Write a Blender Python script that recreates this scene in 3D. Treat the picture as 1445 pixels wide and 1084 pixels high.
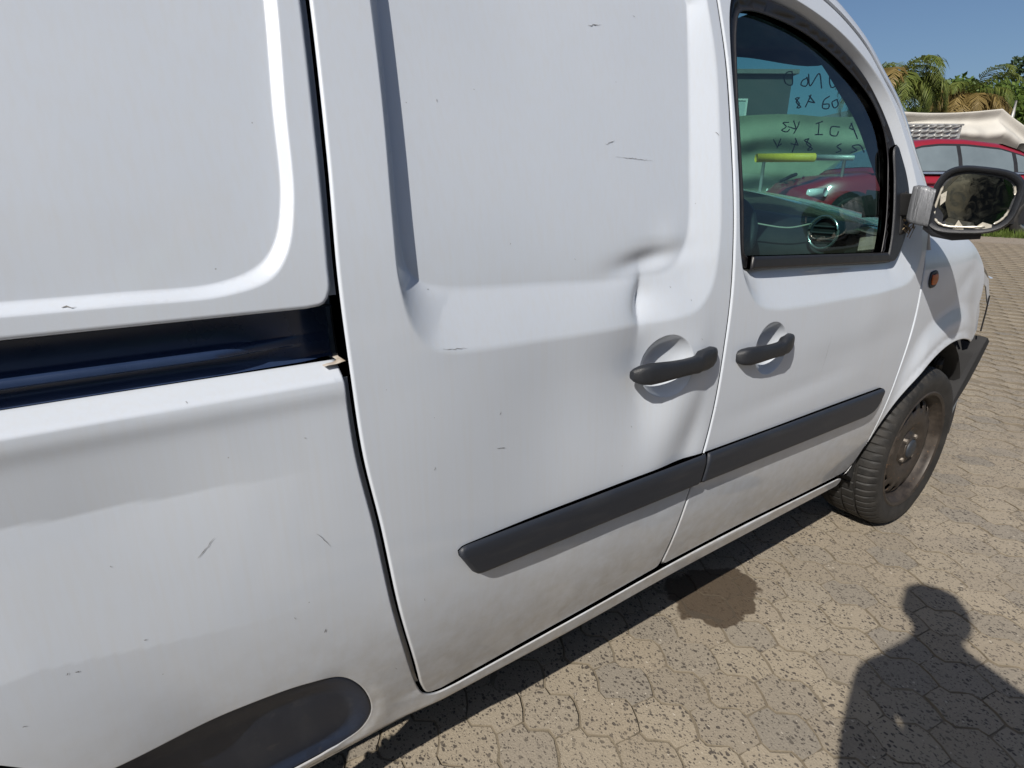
import bpy, bmesh, math, random
import numpy as np
from mathutils import Vector, Matrix, noise as mnoise
from mathutils.geometry import delaunay_2d_cdt

random.seed(7); rng = np.random.default_rng(7)
for o in list(bpy.data.objects): bpy.data.objects.remove(o)
scn = bpy.context.scene
COL = scn.collection
R = math.radians

# ------------------------------------------------------------------ camera
CAM = (-2.3817, -0.7362, 1.2337); YAW, PIT, ROL, FPX = .6008, .3304, -.0049, 800.0
_sy, _cy, _sp, _cp, _sr, _cr = math.sin(YAW), math.cos(YAW), math.sin(PIT), math.cos(PIT), math.sin(ROL), math.cos(ROL)
_F = Vector((_sy*_cp, _cy*_cp, -_sp)); _R = Vector((_cy, -_sy, 0)); _D = Vector((-_sp*_sy, -_sp*_cy, -_cp))
_R2 = _cr*_R + _sr*_D; _D2 = -_sr*_R + _cr*_D
cam_d = bpy.data.cameras.new('camera'); cam = bpy.data.objects.new('camera', cam_d); COL.objects.link(cam)
cam_d.sensor_width = 36; cam_d.lens = FPX/1445*36; cam_d.clip_start = .01; cam_d.clip_end = 2000
m3 = Matrix((_R2, -_D2, -_F)).transposed()
cam.matrix_world = Matrix.Translation(CAM) @ m3.to_4x4()
scn.camera = cam

# ------------------------------------------------------------------ sky and sun
SUNV = Vector((2.0, .88, -1.95)).normalized()          # travel direction of the light
w = bpy.data.worlds.new('World'); scn.world = w; w.use_nodes = True
wn = w.node_tree; bg = wn.nodes['Background']
sky = wn.nodes.new('ShaderNodeTexSky'); sky.sky_type = 'NISHITA'; sky.sun_disc = False
sky.sun_elevation = math.asin(-SUNV.z); sky.sun_rotation = math.atan2(-SUNV.x, -SUNV.y) % (2*math.pi)
sky.air_density = 1.0; sky.dust_density = 2.1; sky.ozone_density = 5; sky.altitude = 50
wn.links.new(sky.outputs[0], bg.inputs[0]); bg.inputs[1].default_value = .070
sd = bpy.data.lights.new('sun', 'SUN'); sd.energy = 5.0; sd.angle = R(.53); sd.color = (1, .94, .85)
sun = bpy.data.objects.new('sun', sd); COL.objects.link(sun)
sun.rotation_euler = SUNV.to_track_quat('-Z', 'Y').to_euler(); sun.location = (-6, -3, 6)
vs = scn.view_settings; vs.view_transform = 'Standard'; vs.look = 'None'; vs.exposure = .22; vs.gamma = 1
scn.render.resolution_x = 1024; scn.render.resolution_y = 768

# ------------------------------------------------------------------ material helpers
class NT:
    def __init__(s, name):
        s.m = bpy.data.materials.new(name); s.m.use_nodes = True; s.t = s.m.node_tree
        s.b = s.t.nodes['Principled BSDF']; s.out = s.t.nodes['Material Output']
    def put(s, sock, v):
        if isinstance(v, bpy.types.NodeSocket): s.t.links.new(v, sock)
        elif v is not None:
            if isinstance(v, (tuple, list)) and len(v) == 3 and sock.type == 'RGBA': v = (*v, 1)
            sock.default_value = v
    def n(s, typ, ins=None, **at):
        nd = s.t.nodes.new('ShaderNode'+typ)
        for k, v in at.items(): setattr(nd, k, v)
        for k, v in (ins or {}).items(): s.put(nd.inputs[k], v)
        return nd
    def pos(s): return s.n('NewGeometry').outputs['Position']
    def obj(s): return s.n('TexCoord').outputs['Object']
    def mapv(s, v, sc=(1,1,1), lo=(0,0,0), rot=(0,0,0)):
        return s.n('Mapping', {'Vector': v, 'Scale': sc, 'Location': lo, 'Rotation': rot}).outputs[0]
    def noise(s, v, sc, det=3, rough=.55, dist=0):
        return s.n('TexNoise', {'Vector': v, 'Scale': sc, 'Detail': det, 'Roughness': rough, 'Distortion': dist}).outputs['Fac']
    def mr(s, v, a, b, c=0., d=1., smooth=False):
        return s.n('MapRange', {'Value': v, 'From Min': a, 'From Max': b, 'To Min': c, 'To Max': d}, interpolation_type='SMOOTHSTEP' if smooth else 'LINEAR').outputs[0]
    def ma(s, op, a, b=None, c=None):
        nd = s.t.nodes.new('ShaderNodeMath'); nd.operation = op
        s.put(nd.inputs[0], a)
        if b is not None: s.put(nd.inputs[1], b)
        if c is not None: s.put(nd.inputs[2], c)
        return nd.outputs[0]
    def mix(s, f, a, b, mode='MIX'):
        nd = s.t.nodes.new('ShaderNodeMix'); nd.data_type = 'RGBA'; nd.blend_type = mode
        s.put(nd.inputs[0], f); s.put(nd.inputs[6], a); s.put(nd.inputs[7], b); return nd.outputs[2]
    def bump(s, h, st=.3, dist=.01):
        return s.n('Bump', {'Height': h, 'Strength': st, 'Distance': dist}).outputs[0]
    def set(s, **kw):
        for k, v in kw.items(): s.put(s.b.inputs[k.replace('_', ' ')], v)
        return s
def simple(name, col, rough=.5, var=.12, sc=12, metal=0, bump=0, bsc=80, **kw):
    g = NT(name); p = g.obj(); f = g.noise(p, sc, 4)
    c = g.mix(f, tuple(x*(1-var) for x in col), tuple(min(1, x*(1+var)) for x in col))
    g.set(Base_Color=c, Roughness=g.mr(f, .3, .7, max(.02, rough-.06), min(1, rough+.06)), Metallic=metal)
    if bump: g.set(Normal=g.bump(g.noise(p, bsc, 3), bump, .004))
    for k, v in kw.items(): g.put(g.b.inputs[k], v)
    return g.m

M = {}
def mk_paint():
    g = NT('white_paint'); p = g.pos()
    sep = g.n('SeparateXYZ', {0: p}); z = sep.outputs[2]
    n1 = g.noise(p, 3.2, 4); n2 = g.noise(g.mapv(p, (150, 150, 2.2)), 1.0, 4); n3 = g.noise(p, 26, 5, .65)
    base = g.mix(n1, (.485, .530, .598), (.54, .580, .642))
    st = g.mr(n2, .42, .75, 0, .20); base = g.mix(st, base, (.50, .49, .47))
    low = g.mr(z, .74, .27, 0, 1, True)
    d = g.ma('MULTIPLY', low, g.mr(n3, .25, .68, .22, .95)); base = g.mix(g.ma('MULTIPLY', d, .72), base, (.30, .27, .23))
    sp = g.n('TexVoronoi', {'Vector': p, 'Scale': 42.}, feature='F1')
    spk = g.ma('MULTIPLY', g.ma('LESS_THAN', sp.outputs['Distance'], .045), g.ma('GREATER_THAN', g.n('SeparateColor', {0: sp.outputs['Color']}).outputs[0], .90))
    base = g.mix(g.ma('MULTIPLY', spk, .55), base, (.16, .15, .14))
    # wiped swirls of dirt near the bottom of the doors
    sw = g.noise(g.mapv(p, (3, 3, 9), rot=(0, R(40), 0)), 3.0, 3, .5, 1.5)
    base = g.mix(g.ma('MULTIPLY', g.mr(sw, .55, .75, 0, .22), low), base, (.62, .62, .61))
    ro = g.mr(g.noise(p, 9, 4), .3, .7, .34, .50)
    nb = g.bump(g.noise(p, 420, 2), .03, .001)
    g.set(Base_Color=base, Roughness=ro, Coat_Weight=1., Coat_Roughness=g.mr(n3, .3, .8, .03, .14), Coat_IOR=1.45, Normal=nb)
    g.b.inputs['Specular IOR Level'].default_value = .35
    return g.m
M['paint'] = mk_paint()
M['black_plastic'] = simple('black_plastic', (.0145, .0165, .021), .48, .25, 30, bump=.25, bsc=700)
def mk_insert():
    g = NT('grey_plastic'); p = g.pos()
    f = g.noise(g.mapv(p, (26, 26, 3)), 1, 4); f2 = g.noise(p, 40, 4)
    c = g.mix(g.mr(f, .5, .75, 0, .35), (.009, .0165, .036), (.05, .06, .08)); c = g.mix(g.mr(f2, .62, .8, 0, .3), c, (.14, .13, .12))
    g.set(Base_Color=c, Roughness=.52, Normal=g.bump(g.noise(p, 700, 2), .2, .002)); return g.m
M['insert'] = mk_insert()
def mk_moulding():
    g = NT('moulding_plastic'); p = g.pos()
    f = g.noise(g.mapv(p, (8, 8, 60)), 1, 5); f2 = g.noise(p, 160, 3)
    c = g.mix(g.mr(f, .52, .8, 0, .4), (.015, .0185, .027), (.050, .051, .054)); c = g.mix(g.mr(f2, .68, .78, 0, .3), c, (.11, .105, .10))
    g.set(Base_Color=c, Roughness=.5, Normal=g.bump(g.noise(p, 900, 2), .25, .002)); return g.m
M['moulding'] = mk_moulding()
M['rail'] = simple('rail_paint', (.018, .033, .078), .3, .3, 14, bump=.05, bsc=60)
M['rubber'] = simple('seal_rubber', (.012, .012, .014), .45, .2, 40)
M['dark'] = simple('dark_underbody', (.012, .012, .013), .8, .4, 12)
M['grime'] = simple('grimy_metal', (.05, .047, .043), .6, .5, 22, .3, bump=.3, bsc=120)
M['trim'] = simple('cabin_trim', (.016, .017, .02), .55, .2, 20, bump=.2, bsc=500)
M['trim_grey'] = simple('cabin_grey', (.055, .058, .065), .6, .15, 20, bump=.2, bsc=500)
M['seat'] = simple('seat_cloth', (.03, .031, .037), .9, .3, 160, bump=.4, bsc=600)
M['chrome'] = simple('bright_ring', (.78, .78, .76), .2, .05, 20, .9)
M['cream'] = simple('cream_plastic', (.55, .52, .45), .3, .2, 60, .4)
M['cable'] = simple('cable_sheath', (.42, .4, .33), .5, .1, 60)
M['ink'] = simple('marker_ink', (.004, .006, .006), .6, .1, 60)
M['scratch'] = simple('bare_scratch', (.14, .135, .13), .6, .5, 300)
def mk_tape():
    g = NT('grey_tape'); p = g.pos()
    f = g.noise(g.mapv(p, (90, 90, 10)), 1, 4, .6, 1.2)
    g.set(Base_Color=g.mix(f, (.07, .074, .082), (.24, .25, .27)), Roughness=.38, Metallic=.25, Normal=g.bump(f, .8, .006)); return g.m
M['tape'] = mk_tape()
def mk_amber():
    g = NT('amber_lens'); g.set(Base_Color=(.55, .12, .015), Roughness=.15, Normal=g.bump(g.n('TexWave', {'Vector': g.obj(), 'Scale': 60.}).outputs['Fac'], .4, .003)); return g.m
M['amber'] = mk_amber()
def mk_tyre():
    g = NT('tyre_rubber'); p = g.obj(); f = g.noise(p, 22, 5, .6)
    g.set(Base_Color=g.mix(g.mr(f, .35, .75), (.009, .009, .0092), (.030, .027, .024)), Roughness=g.mr(f, .3, .7, .6, .85), Normal=g.bump(g.noise(p, 240, 3), .25, .003)); return g.m
M['tyre'] = mk_tyre()
def mk_rim():
    g = NT('steel_rim'); p = g.obj(); f = g.noise(p, 26, 5, .65)
    c = g.mix(g.mr(f, .35, .7), (.028, .023, .020), (.064, .052, .043)); c = g.mix(g.mr(g.noise(p, 90, 4), .66, .74), c, (.20, .11, .055))
    g.set(Base_Color=c, Roughness=g.mr(f, .3, .7, .40, .66), Metallic=.35, Normal=g.bump(f, .15, .004)); return g.m
M['rim'] = mk_rim()
M['bolt'] = simple('bolt_steel', (.30, .27, .24), .45, .3, 90, .8)
M['hubcap'] = simple('hub_cap', (.03, .036, .046), .5, .25, 60, .2)
def mk_glass(name, tint, rough=0.02, refl=1.0):
    g = NT(name); g.t.nodes.remove(g.b)
    tr = g.n('BsdfTransparent', {'Color': (*tint, 1)}); gl = g.n('BsdfGlossy', {'Color': (1, 1, 1, 1), 'Roughness': rough})
    fr = g.n('Fresnel', {'IOR': g.mr(g.n('NewGeometry').outputs['Backfacing'], 0, 1, 1.5, 1/1.5)}); p = g.pos()
    film = g.n('BsdfDiffuse', {'Color': (.42, .45, .44, 1)})
    dirt = g.mr(g.noise(g.mapv(p, (4, 4, 14)), 3, 4), .45, .85, .0, .015)
    a = g.n('MixShader', {0: g.ma('MULTIPLY', fr.outputs[0], refl), 1: tr.outputs[0], 2: gl.outputs[0]})
    b = g.n('MixShader', {0: dirt, 1: a.outputs[0], 2: film.outputs[0]})
    g.t.links.new(b.outputs[0], g.out.inputs[0]); return g.m
M['glass'] = mk_glass('window_glass', (.46, .68, .66))
M['screen'] = mk_glass('windscreen_glass', (.50, .78, .72))
M['car_glass'] = mk_glass('car_window_glass', (.22, .27, .27), .03)
def mk_mirror():
    g = NT('mirror_silver'); p = g.pos(); f = g.noise(p, 38, 5, .7, 1.0)
    g.set(Base_Color=g.mix(g.mr(f, .45, .70), (.19, .21, .21), (.11, .12, .115)), Metallic=1., Roughness=g.mr(f, .4, .75, .02, .22), Normal=g.bump(g.noise(p, 14, 2), .01, .01)); return g.m
M['mirror'] = mk_mirror()

# ------------------------------------------------------------------ object helpers
def link(name, me, mat=None, parent=None, smooth=None):
    o = bpy.data.objects.new(name, me); COL.objects.link(o)
    if mat is not None: me.materials.append(M[mat] if isinstance(mat, str) else mat)
    if parent is not None: o.parent = parent; o.matrix_parent_inverse = parent.matrix_world.inverted() if False else Matrix.Translation(-parent.location)
    if smooth:
        for p in me.polygons: p.use_smooth = True
    return o
def pyd(name, V, Fc, mat=None, parent=None, smooth=False, sharp=None):
    me = bpy.data.meshes.new(name); me.from_pydata([tuple(map(float, v)) for v in V], [], [tuple(map(int, f)) for f in Fc]); me.validate(); me.update()
    if smooth: me.shade_smooth()
    if sharp: me.set_sharp_from_angle(angle=R(sharp))
    return link(name, me, mat, parent)
def tag(o, label=None, cat=None, group=None, kind=None):
    for k, v in (('label', label), ('category', cat), ('group', group), ('kind', kind)):
        if v: o[k] = v
    return o
def thing(name, loc, label, cat, group=None):
    o = bpy.data.objects.new(name, None); COL.objects.link(o); o.location = loc; o.empty_display_size = .2
    return tag(o, label, cat, group)
def grid_faces(n, m, wrap_n=False, wrap_m=False, flip=False):
    Fc = []
    for i in range(n if wrap_n else n-1):
        for j in range(m if wrap_m else m-1):
            a, b, c, d = i*m+j, ((i+1) % n)*m+j, ((i+1) % n)*m+(j+1) % m, i*m+(j+1) % m
            Fc.append((a, d, c, b) if flip else (a, b, c, d))
    return Fc
class MB:
    def __init__(s): s.V = []; s.F = []
    def add(s, V, Fc):
        k = len(s.V); s.V += [tuple(v) for v in V]; s.F += [tuple(i+k for i in f) for f in Fc]; return s
    def box(s, a, b, mat=None):
        x0, y0, z0 = a; x1, y1, z1 = b
        V = [Vector((x, y, z)) for x in (x0, x1) for y in (y0, y1) for z in (z0, z1)]
        if mat is not None: V = [mat @ v for v in V]
        return s.add(V, [(0, 1, 3, 2), (4, 6, 7, 5), (0, 4, 5, 1), (2, 3, 7, 6), (0, 2, 6, 4), (1, 5, 7, 3)])
    def tube(s, pts, r, n=8, cap=True):
        pts = [Vector(p) for p in pts]; rr = r if isinstance(r, (list, tuple)) else [r]*len(pts)
        V = []; up = Vector((.13, .21, .97))
        for i, p in enumerate(pts):
            t = (pts[min(i+1, len(pts)-1)]-pts[max(i-1, 0)]).normalized()
            a = t.cross(up); a = a.normalized() if a.length > 1e-4 else t.orthogonal().normalized(); b = t.cross(a)
            for k in range(n):
                an = 2*math.pi*k/n; V.append(p+rr[i]*(math.cos(an)*a+math.sin(an)*b))
        Fc = grid_faces(len(pts), n, wrap_m=True)
        if cap: Fc += [tuple(range(n-1, -1, -1)), tuple(range((len(pts)-1)*n, len(pts)*n))]
        return s.add(V, Fc)
    def build(s, name, mat, parent=None, smooth=False, sharp=None):
        return pyd(name, s.V, s.F, mat, parent, smooth, sharp)
def loft(name, rings, mat, parent=None, cap=True, closed=True, smooth=True, sharp=40):
    n = len(rings); m = len(rings[0]); V = [v for r in rings for v in r]
    Fc = grid_faces(n, m, wrap_m=closed)
    if cap and closed: Fc += [tuple(range(m-1, -1, -1)), tuple(range((n-1)*m, n*m))]
    return pyd(name, V, Fc, mat, parent, smooth, sharp)

# ------------------------------------------------------------------ terrain
def terr(x, y=0):
    t = np.clip((np.asarray(x, float)-1.0)/7.5, 0, 1); return .60*t*t*(3-2*t)
def stain_len(g, p):
    wob = g.n('VectorMath', {0: p, 1: g.n('VectorMath', {0: g.n('TexNoise', {'Vector': p, 'Scale': 14., 'Detail': 3.}).outputs['Color'], 1: (.11, .11, 0)}, operation='MULTIPLY').outputs[0]}, operation='ADD').outputs[0]
    dl = g.n('VectorMath', {0: g.n('VectorMath', {0: g.mapv(wob, (1, 1, 0), lo=(.985+.055*-1, -.20, 0)), 1: (1/.165, 1/.125, 0)}, operation='MULTIPLY').outputs[0]}, operation='LENGTH').outputs['Value']
    return dl
def mk_paver(stain=True):
    g = NT('paver_concrete' if stain else 'yard_concrete'); p = g.pos()
    if stain:
        rnd = g.ma('FRACT', g.ma('ADD', g.n('ObjectInfo').outputs['Random'], g.n('NewGeometry').outputs['Random Per Island']))
        base = g.n('ValToRGB', {0: rnd}); cr = base.color_ramp
        cr.elements[0].color = (.20, .170, .128, 1); cr.elements[1].color = (.285, .240, .175, 1)
        for ps, c in ((.3, (.25, .208, .150, 1)), (.55, (.165, .150, .127, 1)), (.75, (.265, .225, .165, 1))):
            e = cr.elements.new(ps); e.color = c
        base = base.outputs[0]
    else:
        base = (.215, .192, .155)
    n1 = g.noise(p, 5, 5, .6); base = g.mix(g.mr(n1, .3, .75, 0, .4), base, (.21, .182, .145))
    n2 = g.noise(p, 1.3, 4, .6); base = g.mix(g.mr(n2, .4, .75, 0, .45), base, (.28, .24, .19))
    fine = g.noise(p, 190, 3, .7); base = g.mix(g.mr(fine, .25, .75, -.1, .4), base, (.36, .315, .25), 'MIX')
    pd = g.n('VectorMath', {0: p, 1: g.n('VectorMath', {0: g.n('TexNoise', {'Vector': p, 'Scale': 55.}).outputs['Color'], 1: (.012, .012, 0)}, operation='MULTIPLY').outputs[0]}, operation='ADD').outputs[0]
    def chips(scale, thr, keep, rot):
        v = g.n('TexVoronoi', {'Vector': g.mapv(pd, (1, .75, .2), rot=(0, 0, rot)), 'Scale': scale, 'Randomness': 1.}, feature='F1')
        c = g.n('SeparateColor', {0: v.outputs['Color']})
        t = g.ma('MULTIPLY', c.outputs[1], thr)
        return g.ma('MULTIPLY', g.mr(g.ma('SUBTRACT', t, v.outputs['Distance']), 0, .05), g.ma('GREATER_THAN', c.outputs[0], keep))
    wear = g.mr(g.noise(p, 3.1, 3), .30, .52, .25, 1.)
    c1 = g.ma('MULTIPLY', chips(112., .50, .16, .5), g.ma('MULTIPLY', wear, .95)); c2 = g.ma('MULTIPLY', chips(210., .48, .30, -.6), .8)
    ch = g.ma('MAXIMUM', c1, c2)
    base = g.mix(ch, base, (.062, .052, .043))
    v3 = chips(95., .3, .86, 1.2); base = g.mix(g.ma('MULTIPLY', v3, .5), base, (.55, .50, .42))
    rough = .86
    if stain:
        dl = stain_len(g, p)
        sm = g.mr(dl, 1.02, .94, 0, .86, True); base = g.mix(sm, base, (.05, .033, .019))
        rough = g.mr(sm, 0, .86, .86, .6)
    g.set(Base_Color=base, Roughness=rough, Normal=g.bump(g.ma('SUBTRACT', fine, g.ma('MULTIPLY', ch, 1.2)), .55, .004))
    return g.m
M['paver'] = mk_paver()
M['yard'] = mk_paver(False)
def mk_sand():
    g = NT('joint_sand'); p = g.pos(); f = g.noise(p, 30, 4); c = g.mix(f, (.125, .102, .072), (.20, .17, .125))
    c = g.mix(g.mr(stain_len(g, p), 1.02, .94, 0, .8, True), c, (.035, .024, .015))
    g.set(Base_Color=c, Roughness=.95, Normal=g.bump(g.noise(p, 260, 3), .6, .004)); return g.m
M['sand'] = mk_sand()

def sheet(name, xs, ys, zf, mat):
    V = [(x, y, zf(x, y)) for x in xs for y in ys]
    return pyd(name, V, grid_faces(len(xs), len(ys)), mat, None, True)
xs = np.concatenate([np.linspace(-40, -4, 10), np.linspace(-3, 12, 61), np.linspace(14, 60, 16), [90, 200, 600]])
ys = np.concatenate([[-300, -60], np.linspace(-30, 30, 25), [60, 300]])
tag(sheet('yard_ground', xs, ys, lambda x, y: float(terr(x))-.012-.00*y, 'yard'), kind='structure')
PX0, PX1, PY0, PY1 = -2.75, 7.6, -1.75, 3.9
paving = sheet('paving', np.linspace(PX0, PX1, 70), np.linspace(PY0, PY1, 8), lambda x, y: float(terr(x))-.0030, 'sand'); tag(paving, kind='structure')
def build_pavers():
    Q, PN, amp = .118, .128, .020; an = R(25.5)
    q = np.array([math.cos(an), math.sin(an)]); nn = np.array([-q[1], q[0]])
    gap = .0026
    prof = []   # outline in (a along nn, b along q) centred
    def edge(b0):  # cross edge at b0, from left to right, S curved
        return [(-PN/2+amp + (PN-2*amp)*t, b0+.011*math.sin(2*math.pi*t)) for t in (0, .25, .5, .75)]
    low = edge(-Q/2); up = [(-a, b) for a, b in [(-x, y) for x, y in edge(Q/2)]]
    L = low + [(PN/2-amp, -Q/2), (PN/2-amp*.2, -Q*.24), (PN/2+amp, 0), (PN/2+amp*.2, Q*.26)]
    up2 = [(-PN/2+amp+(PN-2*amp)*t, Q/2+.011*math.sin(2*math.pi*t)) for t in (1, .75, .5, .25)]
    L += up2 + [(-PN/2+amp, Q/2), (-PN/2-amp*.2+amp*.0, Q*.26), (-PN/2-amp, 0), (-PN/2+amp*.2-amp*.4, -Q*.24)]
    P = np.array(L)
    def inset(P, d):
        e = np.roll(P, -1, 0)-P; e /= np.linalg.norm(e, axis=1)[:, None]; nr = np.stack([-e[:, 1], e[:, 0]], 1)
        v = nr+np.roll(nr, 1, 0); v /= np.maximum(np.linalg.norm(v, axis=1)[:, None], .3); return P+d*v
    def mesh(k, far=1.):
        r2 = np.random.default_rng(k); J = P+r2.normal(0, .0008*far, P.shape)
        o = inset(J, gap*(.55+.7*r2.random())*far); i = inset(o, .0012*far); tz = r2.normal(0, .0009*far, 3)
        V = []
        for ring, z in ((i, 0), (o, -.0018), (o, -.016)):
            for a, b in ring:
                xy = a*nn+b*q; V.append((xy[0], xy[1], z+tz[0]+tz[1]*a/.06+tz[2]*b/.06))
        n = len(P); Fc = [tuple(range(n))]
        for r_ in range(2):
            for k2 in range(n): Fc.append((r_*n+k2, (r_+1)*n+k2, (r_+1)*n+(k2+1) % n, r_*n+(k2+1) % n))
        return V, Fc
    cells = []
    for c in range(-70, 60):
        for j in range(-60, 110):
            xy = c*PN*nn+(j+.5*(c % 2))*Q*q+np.array([-.3, .05])
            if PX0+.1 < xy[0] < PX1-.1 and PY0+.1 < xy[1] < PY1-.1 and not (xy[1] > .9 and xy[0] < .6) and xy[1] < 1.4+.42*max(0, xy[0]+.5): cells.append(xy)
    vis = []
    for k, xy in enumerate(cells):
        d = Vector((xy[0], xy[1], float(terr(xy[0]))))-Vector(CAM); wz = d.dot(_F)
        if wz < .2: vis.append((9e9, k)); continue
        u = 722.5+FPX*d.dot(_R2)/wz; v = 542+FPX*d.dot(_D2)/wz
        under = xy[1] > .42 and xy[0] < .5
        ok = -60 < u < 1500 and v < 1150 and not under and v > 1150-.66*(u-330) - 60
        vis.append((wz if ok else 9e9, k))
    vis.sort(); near = [k for d, k in vis[:300] if d < 9e8]; ns = set(near)
    meshes = []
    for k in range(14):
        V, Fc = mesh(k); me = bpy.data.meshes.new('paver'); me.from_pydata(V, [], Fc); me.materials.append(M['paver']); me.materials.append(M['sand']); meshes.append(me)
        for p_ in me.polygons[1:]: p_.material_index = 1
    for k in near:
        o = bpy.data.objects.new('paver', meshes[k % 14]); COL.objects.link(o); o.parent = paving
        o.location = (cells[k][0], cells[k][1], float(terr(cells[k][0]))+random.gauss(0, .0008))
    mb = MB(); vf = [mesh(k) for k in range(14)]; vfar = [mesh(k, .22) for k in range(14)]
    for k, xy in enumerate(cells):
        if k in ns: continue
        V, Fc = (vfar if xy[0] > 2.2+.6*random.random() else vf)[k % 14]; z = float(terr(xy[0])); mb.add([(a+xy[0], b+xy[1], c+z) for a, b, c in V], Fc)
    po = mb.build('pavers', 'paver', paving); po.data.materials.append(M['sand']); tag(po, kind='stuff'); nf_ = 1+2*len(P)
    for i_, p_ in enumerate(po.data.polygons): p_.material_index = 0 if i_ % nf_ == 0 else 1
build_pavers()

# ------------------------------------------------------------------ van: surface functions
VAN = thing('panel_van', (-1.5, .9, 0), 'dented white panel van with grimy sills and a wrecked front end', 'van')
VW = 1.8
KZ = [(-.1,.20),(.0,.15),(.12,.112),(.22,.085),(.3,.062),(.42,.028),(.55,.006),(.7,-.001),(.85,0),(1.0,.009),(1.1,.02),(1.2,.037),(1.4,.084),(1.65,.153),(1.75,.19),(1.9,.27)]
def spline(K, n=2001):
    x = np.array([a for a, b in K]); y = np.array([b for a, b in K]); N = len(x); h = np.diff(x); A = np.zeros((N, N)); b = np.zeros(N); A[0, 0] = A[-1, -1] = 1
    for i in range(1, N-1):
        A[i, i-1] = h[i-1]; A[i, i] = 2*(h[i-1]+h[i]); A[i, i+1] = h[i]; b[i] = 6*((y[i+1]-y[i])/h[i]-(y[i]-y[i-1])/h[i-1])
    Mm = np.linalg.solve(A, b); xs = np.linspace(x[0], x[-1], n); i = np.clip(np.searchsorted(x, xs)-1, 0, N-2)
    a = (x[i+1]-xs)/h[i]; c = (xs-x[i])/h[i]
    return xs, a*y[i]+c*y[i+1]+((a**3-a)*Mm[i]+(c**3-c)*Mm[i+1])*h[i]**2/6
TX, TY = spline(KZ)
def base(x, z):
    x = np.asarray(x, float); z = np.asarray(z, float); y = np.interp(z, TX, TY)
    return y+.15*np.maximum(0, x)**2+.03*np.maximum(0, -2.6-x)**2
def sm(t): t = np.clip(t, 0, 1); return t*t*(3-2*t)
def crv(pts, step=.008, smooth=True):
    P = [np.array(p, float) for p in pts]
    if not smooth or len(P) < 3:
        out = []
        for a, b in zip(P[:-1], P[1:]):
            n = max(1, int(np.linalg.norm(b-a)/step))
            out += [a+(b-a)*i/n for i in range(n)]
        return out+[P[-1]]
    Q = [2*P[0]-P[1]]+P+[2*P[-1]-P[-2]]; out = []
    for i in range(1, len(Q)-2):
        p0, p1, p2, p3 = Q[i-1:i+3]; t0 = 0; t1 = t0+np.linalg.norm(p1-p0)**.5; t2 = t1+np.linalg.norm(p2-p1)**.5; t3 = t2+np.linalg.norm(p3-p2)**.5
        n = max(1, int(np.linalg.norm(p2-p1)/step))
        for k in range(n):
            t = t1+(t2-t1)*k/n
            a1 = (t1-t)/(t1-t0)*p0+(t-t0)/(t1-t0)*p1; a2 = (t2-t)/(t2-t1)*p1+(t-t1)/(t2-t1)*p2; a3 = (t3-t)/(t3-t2)*p2+(t-t2)/(t3-t2)*p3
            b1 = (t2-t)/(t2-t0)*a1+(t-t0)/(t2-t0)*a2; b2 = (t3-t)/(t3-t1)*a2+(t-t1)/(t3-t1)*a3
            out.append((t2-t)/(t2-t1)*b1+(t-t1)/(t2-t1)*b2)
    return out+[P[-1]]
def loop(*curves):
    out = []
    for c in curves:
        for p in c:
            if not out or np.linalg.norm(p-out[-1]) > 1e-4: out.append(np.asarray(p, float))
    if np.linalg.norm(out[0]-out[-1]) < 1e-4: out.pop()
    return np.array(out)
def inside(x, z, P):
    r = np.zeros(x.shape, bool); A = P; B = np.roll(P, -1, 0)
    for (ax, az), (bx, bz) in zip(A, B):
        c = (az > z) != (bz > z)
        if abs(bz-az) > 1e-12: r ^= c & (x < (bx-ax)*(z-az)/(bz-az)+ax)
    return r
def dist(x, z, P):
    A = P; B = np.roll(P, -1, 0); d2 = np.full(x.shape, 1e9)
    for (ax, az), (bx, bz) in zip(A, B):
        ex, ez = bx-ax, bz-az; L = ex*ex+ez*ez+1e-18; t = np.clip(((x-ax)*ex+(z-az)*ez)/L, 0, 1)
        d2 = np.minimum(d2, (x-ax-t*ex)**2+(z-az-t*ez)**2)
    return np.sqrt(d2)
def sdf(x, z, P): return np.where(inside(x, z, P), 1, -1)*dist(x, z, P)
def recess(out, inn, D, k=.5):
    def f(x, z):
        do = sdf(x, z, out); di = sdf(x, z, inn)
        t = np.clip(do, 0, None)/(np.clip(do, 0, None)+np.clip(-di, 0, None)+1e-9)
        e = k; q = np.where(t < e, t*t/(2*e), np.where(t > 1-e, 1-e-(1-t)**2/(2*e), t-e/2))/(1-e)
        return D*q
    return f
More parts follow.
